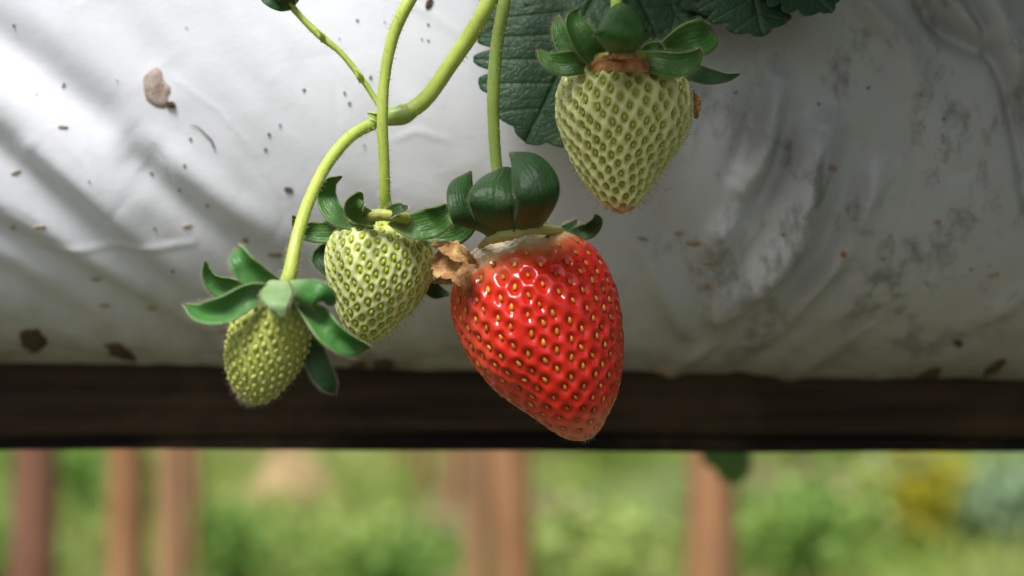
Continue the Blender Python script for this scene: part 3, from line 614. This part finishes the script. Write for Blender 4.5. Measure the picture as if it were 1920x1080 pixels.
def sstep(a, b, x): t = np.clip((x-a)/(b-a), 0, 1); return t*t*(3-2*t)
def mixc(a, b, t): return a*(1-t[:, None])+np.array(b)[None]*t[:, None]
def col_red(t, V, prof, q1, side, seed):
    n = vnoise(V[:, 0]*150, V[:, 2]*150+V[:, 1]*90, 5)
    c = np.tile(np.array([0.68, 0.020, 0.008]), (len(t), 1))
    c = mixc(c, (0.66, 0.085, 0.035), sstep(0.45, 1.0, -side+0.3*n)*0.75)                 # paler orange on the left flank
    c = mixc(c, (0.76, 0.24, 0.13), sstep(0.84, 0.99, t+0.06*n)*0.85)
    c = mixc(c, (0.70, 0.20, 0.08), sstep(0.21, 0.08, t+0.06*n-0.06*np.clip(-side, 0, 1)))
    c = mixc(c, (0.82, 0.68, 0.34), sstep(0.125, 0.06, t+0.06*n-0.05*np.clip(-side, 0, 1)))
    return c
def col_mid(t, V, prof, q1, side, seed):
    n = vnoise(V[:, 0]*200, V[:, 2]*200+V[:, 1]*100, 8)
    c = np.tile(np.array([0.70, 0.75, 0.36]), (len(t), 1)); c = mixc(c, (0.58, 0.68, 0.26), sstep(-0.1, 0.4, n)*0.6)
    c = mixc(c, (0.42, 0.52, 0.07), sstep(0.46, 0.22, q1)*0.8); c = mixc(c, (0.46, 0.54, 0.10), sstep(0.12, 0.04, t))
    return c
def col_top(t, V, prof, q1, side, seed):
    n = vnoise(V[:, 0]*200, V[:, 2]*200+V[:, 1]*100, 8)
    c = np.tile(np.array([0.72, 0.72, 0.33]), (len(t), 1)); c = mixc(c, (0.58, 0.64, 0.28), sstep(-0.1, 0.4, n)*0.6)
    c = mixc(c, (0.36, 0.46, 0.08), sstep(0.44, 0.22, q1)*0.75); c = mixc(c, (0.62, 0.42, 0.22), sstep(0.90, 0.99, t+0.06*n)); c = mixc(c, (0.48, 0.56, 0.16), sstep(0.14, 0.04, t))
    return c
def col_small(t, V, prof, q1, side, seed):
    c = np.tile(np.array([0.48, 0.56, 0.13]), (len(t), 1)); return mixc(c, (0.34, 0.43, 0.07), sstep(0.6, 0.3, q1)*0.7)
z1 = lambda L: [(320+x/2.16, 280+y/2.16) for x, y in L]; z2 = lambda L: [(540+x/2.5725, 260+y/2.5725) for x, y in L]; z4 = lambda L: [(880+x/2.572, y/2.572) for x, y in L]

# ---- red strawberry
red = empty('strawberry', tuple(P(990, 440, 0)))
tag(red, 'large glossy red strawberry with pale shoulder, hanging lowest over the dark rail', 'strawberry', 'hanging strawberries')
RO = [(985, 424), (1040, 424), (1080, 438), (1112, 460), (1140, 500), (1158, 545), (1168, 590), (1173, 635), (1172, 685), (1165, 725), (1152, 760), (1138, 785), (1126, 806), (1105, 820), (1080, 822), (1048, 812), (1005, 787), (960, 755), (912, 716), (880, 680), (856, 628), (844, 580), (850, 530), (868, 495), (892, 468), (930, 442)]
body, Vd, Vn, AP, AN, AM, sp_, na_ = fruit(red, RO, (985, 428), (1090, 822), 0.0, 330, 0.00098, col_red, M['red'], M['seed_red'], (0.00074, 0.00043, 0.00034), 3, lean=-0.004, tmin=0.115, pit_w=0.36, sink=0.60, tipdens=1.5, elong=1.25)
k = rng.choice(len(Vd), 800, replace=False); hairs(body, Vd[k], Vn[k], 0.0011, 0.000010, M['hair'], 5, 0.9)
X = (1, 0, 0)
S = sepal
S(red, M['sepal_dark'], [(925, 450, -8), (902, 430, -13), (878, 400, -16), (866, 366, -15), (868, 340, -11), (882, 321, -7)], [40, 66, 66, 56, 40, 5], wdir=[(0.80, 0.25, -0.45), (0.95, 0.35, -0.2), (0.85, 0.5, 0.3)], cup=-0.30, seed=1, wave=0.13)
S(red, M['sepal_dark'], [(948, 444, -10), (934, 424, -16), (928, 388, -21), (930, 352, -20), (938, 326, -14), (948, 315, -6), (956, 322, 1)], [50, 82, 96, 92, 72, 40, 8], wdir=[(1, .1, -.15), (1, .05, -0.1), (1, 0.1, 0.05)], cup=-0.30, seed=2, wave=0.13)
S(red, M['sepal_dark'], [(988, 440, -9), (1004, 418, -18), (1014, 378, -26), (1004, 336, -27), (982, 302, -23), (956, 287, -17)], [50, 74, 82, 88, 62, 5], wdir=[(1, 0.15, .2), (1, .15, 0.3), (.7, .1, .8)], cup=-0.36, seed=3, wave=0.13)
S(red, M['sepal_dark'], [(1066, 440, 8), (1085, 437, 9), (1105, 432, 8), (1118, 415, 6), (1117, 402, 6)], [18, 26, 30, 24, 5], tw=(20, -20), cup=0.3, seed=4)
S(red, M['sepal_dark'], [(1050, 436, 10), (1070, 425, 14), (1082, 412, 16)], [18, 20, 4], tw=(30, 30), cup=0.2, seed=5)
S(red, M['sepal_dark'], [(1000, 430, 8), (1000, 400, 16), (990, 380, 22)], [40, 60, 10], wdir=X, cup=0.2, seed=6)
S(red, M['sepal_pale'], [(915, 452, -8), (940, 441, -12), (975, 434, -13), (1010, 430, -11)], [14, 26, 26, 10], tw=(50, 50), cup=0.2, seed=7, name='calyx_rim', tip=None) if False else None
V, F, p, N, B, r = tube_mesh([P(x, y, z*1e-3) for x, y, z in ((900, 462, -4), (920, 448, -10), (950, 438, -13), (985, 431, -13), (1020, 430, -9), (1048, 432, -2), (1052, 432, 6))], [0.0006, 0.0012, 0.0014, 0.0011, 0.0008, 0.0005], 12, 50, 3, 0.16)
t = NT('yellow_calyx_base'); n = t.noise(t.coord(), 260, 4); t.set(Base_Color=t.ramp(n, [(0.3, (0.52, 0.42, 0.18)), (0.6, (0.42, 0.46, 0.14)), (0.75, (0.30, 0.2, 0.08))]), Roughness=0.5); M['calyx'] = t.m
link('calyx_rim', mesh('calyx_rim', V, F), M['calyx'], red)
stalk(red, M['stem_dull'], [(990, 432, 0), (960, 390, 2), (935, 330, 3), (927, 260, 2), (925, 180, 1), (931, 90, 0), (946, 0, -2), (962, -90, 0), (990, -220, 12), (1040, -330, 50)], [11, 10, 10.5, 11.5, 11.5, 12, 13, 13, 13, 14], seed=4)

# ---- middle green strawberry
mid = empty('strawberry', tuple(P(725, 405, 0)))
tag(mid, 'pale green unripe strawberry with lime seeds, left of the red one', 'strawberry', 'hanging strawberries')
MO = z2([(440, 372), (350, 385), (265, 412), (215, 450), (190, 505), (180, 580), (186, 650), (203, 720), (225, 790), (250, 860), (285, 925), (330, 965), (390, 985), (450, 972), (505, 940), (560, 890), (620, 830), (662, 770), (695, 700), (716, 620), (717, 560), (695, 500), (640, 445), (560, 400)])
body, Vd, Vn, AP, AN, AM, sp_, na_ = fruit(mid, MO, z2([(455, 385)])[0], z2([(395, 985)])[0], 0.002, 290, 0.00080, col_mid, M['pale'], M['seed_lime'], (0.00070, 0.00044, 0.00036), 11, tmin=0.05, pit_w=0.34, sink=0.60, tipdens=1.2, elong=1.45)
hairs(body, AP-AN*0.0002, AN, 0.0016, 0.00004, M['style'], 8, 1.2, 'style', 0.4)
S(mid, M['sepal'], [(700, 414, -6), (655, 415, -4), (625, 398, 0), (612, 368, 2), (620, 342, 0), (640, 331, -4)], [26, 34, 38, 36, 24, 4], tw=(15, -35), cup=0.3, seed=11)
S(mid, M['sepal'], [(705, 410, -9), (675, 402, -11), (662, 388, -14), (672, 372, -15), (680, 369, -13)], [22, 34, 34, 26, 6], tw=(10, -30), cup=0.35, seed=12)
S(mid, M['sepal'], [(690, 418, 0), (640, 432, 2), (595, 436, 3), (565, 428, 2), (550, 404, -1)], [24, 40, 40, 30, 5], tw=(-20, 15), cup=0.3, seed=13)
S(mid, M['sepal_dark'], [(640, 450, 8), (612, 470, 10), (598, 488, 9), (612, 515, 7)], [24, 34, 30, 8], tw=(20, 20), cup=0.2, seed=14)
S(mid, M['sepal'], [(735, 412, -8), (775, 425, -10), (810, 418, -10), (838, 402, -12), (848, 392, -9)], [26, 52, 58, 44, 14], tw=(25, -20), cup=0.35, seed=15)
S(mid, M['sepal'], [(760, 420, -2), (815, 436, -3), (850, 432, -4), (876, 412, -5), (888, 396, -3)], [26, 46, 58, 46, 8], tw=(10, -15), cup=0.3, seed=16)
S(mid, M['sepal_dark'], [(722, 405, -8), (740, 394, -12), (755, 390, -13), (763, 386, -11)], [16, 22, 18, 5], tw=(10, 30), cup=0.3, seed=17)
S(mid, M['sepal_dark'], [(790, 520, 8), (815, 545, 9), (842, 552, 8)], [20, 30, 6], tw=(10, 10), cup=0.2, seed=18)
V, F, p, N, B, r = tube_mesh([P(x, y, z*1e-3) for x, y, z in ((655, 416, -3), (680, 408, -8), (715, 403, -10), (750, 407, -10), (778, 420, -6), (790, 430, 0))], [0.0007, 0.0011, 0.0013, 0.0013, 0.0011, 0.0007], 12, 40, 5, 0.08)
t = NT('olive_calyx_base'); n = t.noise(t.coord(), 300, 4); t.set(Base_Color=t.ramp(n, [(0.3, (0.30, 0.38, 0.05)), (0.6, (0.38, 0.42, 0.08)), (0.75, (0.16, 0.13, 0.04))]), Roughness=0.5); M['olive'] = t.m
link('calyx_rim', mesh('calyx_rim', V, F), M['olive'], mid)
stalk(mid, M['stem'], [(726, 408, 0), (722, 370, -4), (720, 300, -6), (717, 220, -7), (722, 140, -7), (738, 65, -7), (766, 4, -7), (800, -50, -4), (850, -150, 5), (900, -260, 40)], [13, 11, 10, 10, 10.5, 11, 12, 12, 12, 13], seed=14)

# ---- upper right green strawberry
up = empty('strawberry', tuple(P(1165, 100, -0.002)))
tag(up, 'yellowish green unripe strawberry with deep pits, hanging alone at upper right', 'strawberry', 'hanging strawberries')
UO = z4([(560, 262), (480, 315), (430, 400), (418, 490), (422, 570), (440, 640), (465, 720), (495, 800), (540, 880), (590, 945), (640, 1000), (690, 1025), (735, 1033), (790, 1015), (840, 970), (880, 910), (930, 830), (980, 760), (1030, 690), (1065, 610), (1080, 530), (1078, 450), (1060, 390), (1005, 325), (930, 268), (800, 232), (680, 232)])
body, Vd, Vn, AP, AN, AM, sp_, na_ = fruit(up, UO, z4([(745, 235)])[0], z4([(735, 1033)])[0], -0.002, 380, 0.00125, col_top, M['pale'], M['seed_gold'], (0.00064, 0.00038, 0.00032), 23, tmin=0.07, pit_w=0.33, sink=0.72, tipdens=1.7, elong=1.5, lean=-0.005)
hairs(body, AP-AN*0.0003, AN, 0.0019, 0.000045, M['style'], 9, 1.4, 'style', 0.5)
S(up, M['sepal'], [(1165, 112, -14), (1165, 100, -21), (1168, 72, -27), (1168, 38, -26), (1166, 12, -17), (1163, 8, -6), (1162, 30, -2)], [46, 84, 102, 100, 66, 34, 8], wdir=X, cup=-0.6, seed=21, wave=0.05)
S(up, M['sepal'], [(1135, 112, -8), (1112, 98, -12), (1092, 70, -13), (1078, 42, -12), (1084, 20, -8)], [28, 46, 50, 40, 8], tw=(20, -25), cup=0.4, seed=22)
S(up, M['sepal'], [(1110, 115, -4), (1082, 103, -6), (1060, 80, -6), (1047, 52, -5), (1046, 30, -3)], [24, 42, 40, 26, 4], tw=(-10, 25), cup=0.3, seed=23)
S(up, M['sepal'], [(1105, 118, -8), (1082, 118, -10), (1052, 120, -10), (1025, 112, -9), (1010, 94, -6)], [24, 44, 46, 28, 5], tw=(15, -20), cup=0.35, seed=24)
S(up, M['sepal'], [(1190, 112, -10), (1225, 118, -13), (1260, 124, -14), (1295, 115, -14), (1313, 96, -11)], [26, 46, 50, 36, 10], tw=(25, -10), cup=0.35, seed=25)
S(up, M['sepal'], [(1215, 112, 0), (1255, 95, -2), (1290, 78, -3), (1318, 70, -3), (1336, 62, -1)], [24, 50, 68, 66, 30], tw=(-25, 10), cup=0.35, seed=26)
S(up, M['sepal_dark'], [(1255, 130, -4), (1295, 137, -5), (1330, 145, -5), (1362, 146, -5), (1387, 139, -3)], [20, 36, 32, 16, 3], tw=(20, 5), cup=0.3, seed=27)
S(up, M['sepal'], [(1205, 105, -6), (1228, 95, -9), (1245, 100, -8)], [24, 34, 12], tw=(0, 20), cup=0.3, seed=28)
V, F, p, N, B, r = tube_mesh([P(x, y, z*1e-3) for x, y, z in ((1085, 118, -2), (1105, 112, -8), (1140, 108, -12), (1185, 106, -12), (1225, 110, -8), (1250, 118, -1))], [0.0008, 0.0013, 0.0014, 0.0014, 0.0012, 0.0008], 12, 40, 6, 0.08)
link('calyx_rim', mesh('calyx_rim', V, F), M['olive'], up)
def crumple(parent, name, parts, mat, seed, label=None):
    V, F, UV = [], [], []
    for i, (pts, w, kw) in enumerate(parts):
        v, f, uv = ribbon(pts, w, n=30, m=15, jag=0.10, seed=seed+i, wave=0.28, **kw); o = len(V); V += list(v); F += [tuple(a+o for a in x) for x in f]; UV += list(uv)
    V = np.array(V); V += np.random.default_rng(seed).normal(0, 0.00007, V.shape)
    o = link(name, mesh(name, V, F, True, np.array(UV)), mat, parent); md = o.modifiers.new('thickness', 'SOLIDIFY'); md.thickness = 0.00025
    if label and parent is not None: o['label'] = label
    return o
crumple(up, 'dried_petal', [([(1109, 128, -15), (1125, 120, -18), (1150, 118, -20), (1180, 119, -20), (1205, 122, -18), (1217, 118, -14)], [12, 26, 30, 28, 26, 10], dict(tw=(10, -10), cup=0.2)), ([(1140, 105, -19), (1165, 100, -22), (1195, 106, -19)], [12, 24, 12], dict(tw=(30, 30), cup=0.2))], M['rust'], 31, 'rusty dried petals below the calyx')
crumple(up, 'dried_petal', [([(1298, 172, 0), (1306, 195, 1), (1305, 222, 1)], [4, 15, 4], dict(tw=(30, -20), cup=0.2))], M['rust'], 35)
stalk(up, M['stem'], [(1162, 112, 0), (1158, 60, -2), (1156, 0, -3), (1158, -70, -2), (1165, -180, 20)], [12, 11, 11, 11, 12], seed=24, nh=100)

# ---- small young strawberry at left, nearest the lens
YS = -0.024
sm_ = empty('strawberry', tuple(P(535, 540, YS)))
tag(sm_, 'small fuzzy green young strawberry at lower left, nearest the lens and slightly blurred', 'strawberry', 'hanging strawberries')
SO = z1([(440, 580), (360, 590), (290, 620), (250, 680), (231, 770), (228, 840), (240, 920), (270, 990), (318, 1026), (380, 1020), (430, 985), (480, 930), (530, 860), (562, 780), (575, 700), (555, 635), (500, 595)])
body, Vd, Vn, AP, AN, AM, sp_, na_ = fruit(sm_, SO, z1([(440, 585)])[0], z1([(340, 1028)])[0], YS, 280, 0.0004, col_small, M['small'], M['seed_young'], (0.00070, 0.0005, 0.0005), 33, tmin=0.03, pit_w=0.45, sink=0.1, tipdens=1.3, nt=150, na=200)
hairs(body, AP, AN, 0.0020, 0.00004, M['style'], 10, 1.2, 'style', 0.4)
k = rng.choice(len(Vd), 1500, replace=False); hairs(body, Vd[k], Vn[k], 0.0016, 0.00002, M['hair'], 6, 0.9)
y0 = YS*1000
SY = M['sepal_young']
S(sm_, SY, [(515, 545, y0-4), (470, 552, y0-8), (425, 582, y0-8), (380, 590, y0-6), (345, 572, y0-2)], [26, 44, 50, 36, 5], tw=(30, -40), cup=0.85, seed=41, wave=0.2)
S(sm_, SY, [(510, 540, y0), (465, 545, y0), (425, 538, y0+1), (398, 518, y0), (386, 488, y0-2)], [24, 38, 44, 34, 5], tw=(-10, 35), cup=0.6, seed=42)
S(sm_, SY, [(520, 540, y0-2), (495, 528, y0-4), (470, 508, y0-5), (453, 486, y0-5), (446, 464, y0-2)], [28, 44, 50, 44, 8], tw=(-10, 20), cup=0.55, seed=43)
S(sm_, M['sepal_pale'], [(522, 525, y0-6), (518, 545, y0-11), (522, 570, y0-14), (531, 596, y0-14)], [40, 62, 40, 6], wdir=X, cup=0.2, seed=44)
S(sm_, SY, [(535, 535, y0-4), (562, 542, y0-9), (590, 552, y0-12), (608, 562, y0-11), (616, 572, y0-7)], [30, 46, 50, 44, 18], tw=(20, -30), cup=-0.5, seed=45)
S(sm_, SY, [(560, 570, y0-4), (595, 600, y0-7), (625, 628, y0-9), (660, 645, y0-8), (693, 650, y0-4)], [26, 44, 48, 36, 5], tw=(40, -35), cup=0.9, seed=46, wave=0.2)
S(sm_, M['sepal_dark'], [(575, 610, y0+1), (588, 650, y0), (600, 690, y0-1), (615, 718, y0-1), (628, 738, y0)], [28, 42, 46, 34, 4], tw=(-20, 15), cup=0.35, seed=47)
S(sm_, M['sepal_dark'], [(510, 550, y0+4), (475, 565, y0+6), (450, 570, y0+6)], [24, 30, 8], tw=(10, 10), cup=0.3, seed=48)
stalk(sm_, M['stem'], [(532, 548, y0), (543, 515, y0-1), (556, 450, y0+2), (578, 380, y0+8), (612, 310, y0+15), (655, 258, y0+20), (700, 232, y0+24), (735, 217, 1)], [16, 13, 11, 11, 11, 11, 12, 13], seed=44)

# ---- branching truss stalk behind, with thin side shoot and bud
tr = empty('fruit_stalk', tuple(P(740, 215, 0.001)))
tag(tr, 'pale green branching stalk with a swollen node, running up to the right', 'stalk')
stalk(tr, M['stem'], [(728, 219, 1), (760, 212, 1), (800, 183, 1), (845, 120, 0), (885, 60, -1), (915, 5, -2), (950, -80, 0), (1000, -200, 12), (1050, -300, 45)], [14, 15, 15, 15, 15, 15, 15, 15, 16], seed=54, name='main_stalk')
V, F, p, N, B, r = tube_mesh([P(x, y, z*1e-3) for x, y, z in ((702, 224, 0), (718, 222, 1), (738, 218, 1), (757, 214, 1), (775, 206, 1))], [0.0010, 0.0016, 0.00215, 0.0021, 0.0016], 14, 30, 7, 0.04)
link('node', mesh('node', V, F), M['stem_dull'], tr)
stalk(tr, M['stem'], [(722, 214, 3), (705, 188, 4), (680, 150, 4), (640, 100, 4), (604, 70, 4), (570, 38, 4), (545, 10, 4), (535, 0, 4)], [6, 5.5, 6, 6, 7.5, 6.5, 7, 9], seed=64, name='side_shoot', nh=120)
for (x, y) in ((604, 70), (676, 146)):
    S(tr, M['stem'], [(x+3, y+8, 3), (x-2, y-4, 2), (x-12, y-18, 2)], [9, 12, 2], tw=(20, 20), cup=0.5, name='bract')
S(tr, M['stem'], [(716, 220, -1), (704, 217, -2), (688, 211, -2)], [14, 12, 2], tw=(20, 20), cup=0.5, name='bract')
bud = [([(545, 8, 4), (525, 6, 1), (505, 0, 0), (486, -8, 1)], [20, 30, 24, 4]), ([(545, 6, 4), (535, -10, 0), (515, -30, 0), (500, -45, 1)], [20, 34, 26, 4]), ([(548, 4, 5), (550, -16, 3), (545, -45, 2)], [18, 30, 6]), ([(545, 8, 4), (530, 12, 2), (512, 8, 1), (498, -4, 1)], [14, 18, 12, 4])]
for i, (p_, w_) in enumerate(bud): S(tr, M['sepal_dark'], p_, w_, tw=(15, -15), cup=0.35, seed=61+i, name='bud_sepal')

# ---- dry scrap between the two middle fruits
o = crumple(None, 'dry_leaf_scrap', [([(808, 456, -4), (830, 462, -10), (856, 472, -14), (878, 485, -14), (893, 493, -12)], [6, 22, 34, 22, 3], dict(tw=(35, -25), cup=0.25)),
  ([(822, 472, -5), (838, 494, -9), (856, 508, -13), (870, 528, -14), (881, 556, -11)], [22, 54, 50, 26, 3], dict(tw=(-25, 30), cup=0.45)), ([(812, 530, -4), (832, 522, -6), (852, 516, -8)], [3, 24, 30], dict(tw=(-40, -20), cup=0.3))], M['dry'], 71)
tag(o, 'crumpled dry brown scrap wedged between the green and red strawberries', 'dry leaf')

# ---- leaves of the plant above
def leaflet_mesh(base, tip, nrm, width, seed, bend=0.02, fold=0.06, nt=8):
    q = np.random.default_rng(seed); base, tip, nrm = map(lambda v: np.asarray(v, float), (base, tip, nrm))
    A = tip-base; L = np.linalg.norm(A); A = A/L; nrm = unit(nrm-A*(nrm@A)); B = np.cross(A, nrm)
    nu, nv = 110, 15; u = np.linspace(0, 1, nu); W = width/2; V = []; C = []
    teeth = nt*0.94; phv = (u*0.94+0.03)*teeth
    for sgn in (-1, 1):
        fr = phv % 1.0; tooth = np.abs(fr-0.5)*2                     # 1 at the notches, 0 at the tooth middle
        xm = W*np.sin(np.pi*np.clip(u, 0, 1))**0.68; ym = L*u**0.62; y0 = L*u*0.92      # obovate margin, veins slant forward to it
        cut = (1-0.26*tooth**2.6)*(1+0.03*q.normal(size=nu).cumsum()/4)
        for i in range(nu):
            for j in range(nv+1):
                v = j/nv; x = v*xm[i]*cut[i]; y = y0[i]+v*(ym[i]-y0[i])*cut[i]
                h = fold*x*0.8-bend*L*(y/L-0.3)**2+0.0013*(1-tooth[i]**1.0)*0+0.00022*math.sqrt(max(0, 1-tooth_v(phv[i])))*math.sin(math.pi*min(v*1.02, 1))**0.7*(W/0.018)
                V.append(base+A*y+B*(sgn*x)+nrm*h); C.append(max(math.exp(-((tooth_v(phv[i])-1)/0.13)**2)*(1-0.5*v), math.exp(-(x/0.0006)**2)))
    F = grid_faces(nu, nv+1)+[f[::-1] for f in grid_faces(nu, nv+1, off=nu*(nv+1))]
    V = np.array(V); V += (0.0020*vnoise(V[:, 0]*70+seed, V[:, 2]*70+V[:, 1]*50, seed))[:, None]*nrm
    C = np.array(C)[:, None]*np.ones(3)
    return mesh('leaflet', V, F, True, None, C)
def tooth_v(p): return abs(((p) % 1.0)-0.5)*-2+1                   # 1 at the vein in the tooth middle
plant = empty('strawberry_plant', (0.055, 0.12, 1.160))
tag(plant, 'dark green strawberry plant whose toothed leaves hang behind the upper right fruit', 'plant')
CROWN = np.array([0.055, 0.12, 1.160])
def leaf(par, leaflets, hub, seed, petiole=None):
    """leaflets: (base, tip, normal, width); petiole from the crown to the hub carries them"""
    pts = petiole or [CROWN, (CROWN+hub)/2+np.array([0, -0.01, 0.03]), hub]
    V, F, *_ = tube_mesh(pts, [0.0016, 0.0013, 0.0011], 8, 24, seed); lf = link('leaf', mesh('leaf', V, F), M['stem_dull'], par)
    for i, (b, t, n, w) in enumerate(leaflets):
        o = link('leaflet', leaflet_mesh(b, t, n, w, seed*5+i), M['leaf'], lf); md = o.modifiers.new('thickness', 'SOLIDIFY'); md.thickness = 0.0003
    return lf
px_ = 0.1125e-3
hub = P(1150, -90, 0.022)
leaf(plant, [(P(1150, -80, .018), P(985, 268, .0125), (-.15, -1, .15), 340*px_), (P(1160, -85, .021), P(1240, 100, .019), (.15, -1, .15), 280*px_), (P(1150, -95, .021), P(895, 75, .022), (-.1, -1, .3), 180*px_)], hub, 3)
leaf(plant, [(P(1155, -60, .022), P(1050, 262, .0170), (0, -1, .1), 200*px_), (P(1160, -62, .022), P(1140, 190, .018), (.1, -1, .1), 190*px_), (P(1160, -62, .022), P(1290, 50, .020), (.1, -1, .2), 170*px_)], P(1157, -65, .024), 6)
hub2 = P(1370, -170, 0.020)
leaf(plant, [(P(1370, -160, .016), P(1430, 72, .010), (0, -1, .25), 270*px_), (P(1385, -160, .016), P(1560, 25, .008), (.2, -1, .3), 220*px_), (P(1360, -165, .016), P(1270, 15, .020), (-.2, -1, .25), 280*px_)], hub2, 4)
def trifoliate(par, hub, d, n, size, seed):
    hub, d, n = np.array(hub, float), unit(d), unit(n); n = unit(n-d*(n@d)); s = np.cross(d, n)
    return leaf(par, [(hub, hub+d*size, n, size*0.85), (hub, hub+unit(s+0.25*d)*size*0.92, n, size*0.8), (hub, hub+unit(-s+0.25*d)*size*0.92, n, size*0.8)], hub, seed)
SHADE = []
q = np.random.default_rng(12)
for ix, hx in enumerate(np.linspace(0.018, 0.20, 5)):
    for iy, hy in enumerate((-0.075, -0.025, 0.03)):
        SHADE.append(((hx+q.normal(0, .006), hy+q.normal(0, .006), 1.118+0.045*iy*0.6+abs(hx-0.06)*-0.05+q.uniform(0, 0.045)), (0.8*(hx-0.055)/0.1+q.normal(0, .2), -1, -0.22+q.normal(0, .08)), (q.normal(0, .2), -.25, 1)))
for hx in np.linspace(0.07, 0.27, 5):  # further unseen leaves forward and right, added to darken the bag's right side
    SHADE.append(((hx, -0.125+q.normal(0, .008), 1.135+q.uniform(0, 0.03)), (0.5*(hx-0.1)/0.1, -1, -0.1), (q.normal(0, .2), -.1, 1)))
    SHADE.append(((hx+0.02, -0.02+q.normal(0, .008), 1.185+q.uniform(0, 0.03)), (0.5*(hx-0.1)/0.1, -1, 0.0), (q.normal(0, .2), -.1, 1)))
SHADE += [((0.172, -0.02, 1.085), (.5, -1, -.8), (-.3, -1, .6)), ((0.185, -0.07, 1.05), (.4, -.8, -.9), (-.3, -1, .5)), ((0.205, 0.0, 1.04), (.5, -.5, -1), (-.3, -1, .4)), ((0.19, -0.05, 1.12), (.5, -1, -.4), (-.2, -.6, 1)),
  ((0.040, 0.160, 1.205), (-.8, .6, .1), (-.2, .3, 1)), ((0.1, 0.18, 1.205), (.5, 1, .1), (.2, .3, 1))]
for i, (h, d, n) in enumerate(SHADE): trifoliate(plant, h, d, n, 0.060, 10+i)

# a leaf hanging behind the rail, far out of focus
CR2 = np.array([0.06, 0.20, 1.158]); hb = P(1345, 800, 0.34)
hang = empty('strawberry_leaf', tuple(CR2)); tag(hang, 'blurred dark green leaf hanging below the rail beside the lone brown post', 'leaf')
V, F, *_ = tube_mesh([CR2, (0.07, 0.285, 1.14), (0.085, 0.33, 1.05), hb], [0.0016, 0.0013, 0.0010], 8, 40, 9); link('petiole', mesh('petiole', V, F), M['stem_dull'], hang)
for i, (b, t_, w) in enumerate(((hb, P(1388, 908, .34), 0.020), (hb, P(1352, 880, .344), 0.018), (hb, P(1402, 862, .346), 0.018))):
    o = link('leaflet', leaflet_mesh(b, t_, (0.1, -1, .2), w, 90+i), M['sh2'], hang)

# ---- tiny insects on the red fruit
def aphid(px, py, Y, rot, s, label, wings=False):
    root = empty('aphid', tuple(P(px, py, Y))); c = P(px, py, Y); a = math.radians(rot); d = np.array([math.cos(a), 0, math.sin(a)]); u = np.array([-d[2], 0, d[0]]); f = np.array([0, -1, 0.0])
    V, F, *_ = tube_mesh([c-d*s, c-d*s*.4, c+d*s*.3, c+d*s*.7, c+d*s*1.1], [s*.08, s*.42, s*.40, s*.22, s*.2], 8, 16, 1, 0); link('body', mesh('body', V, F), M['black'], root)
    for sd in (-1, 1):
        for j in (-.3, .1, .5):
            V, F, *_ = tube_mesh([c+d*s*j, c+d*s*j+u*sd*s*.6-f*-0.1*s, c+d*s*(j*1.6)+u*sd*s*1.1], [s*.06, s*.04, s*.03], 5, 6, 1, 0); link('leg', mesh('leg', V, F), M['black'], root)
    tag(root, label, 'insect', 'tiny insects on the red strawberry')
aphid(1019, 413, -0.012, 12, 0.00075, 'tiny black insect above the calyx rim of the red strawberry')
aphid(964, 432, -0.0165, 70, 0.00042, 'tiny black insect at the foot of the round sepals')
aphid(1027, 444, -0.0105, 30, 0.00048, 'tiny black insect at the top middle of the red fruit')
aphid(1098, 462, -0.004, -20, 0.00048, 'tiny black insect on the right shoulder of the red fruit')
aphid(683, 404, -0.0125, 45, 0.00036, 'tiny black insect on the crown of the middle green strawberry')
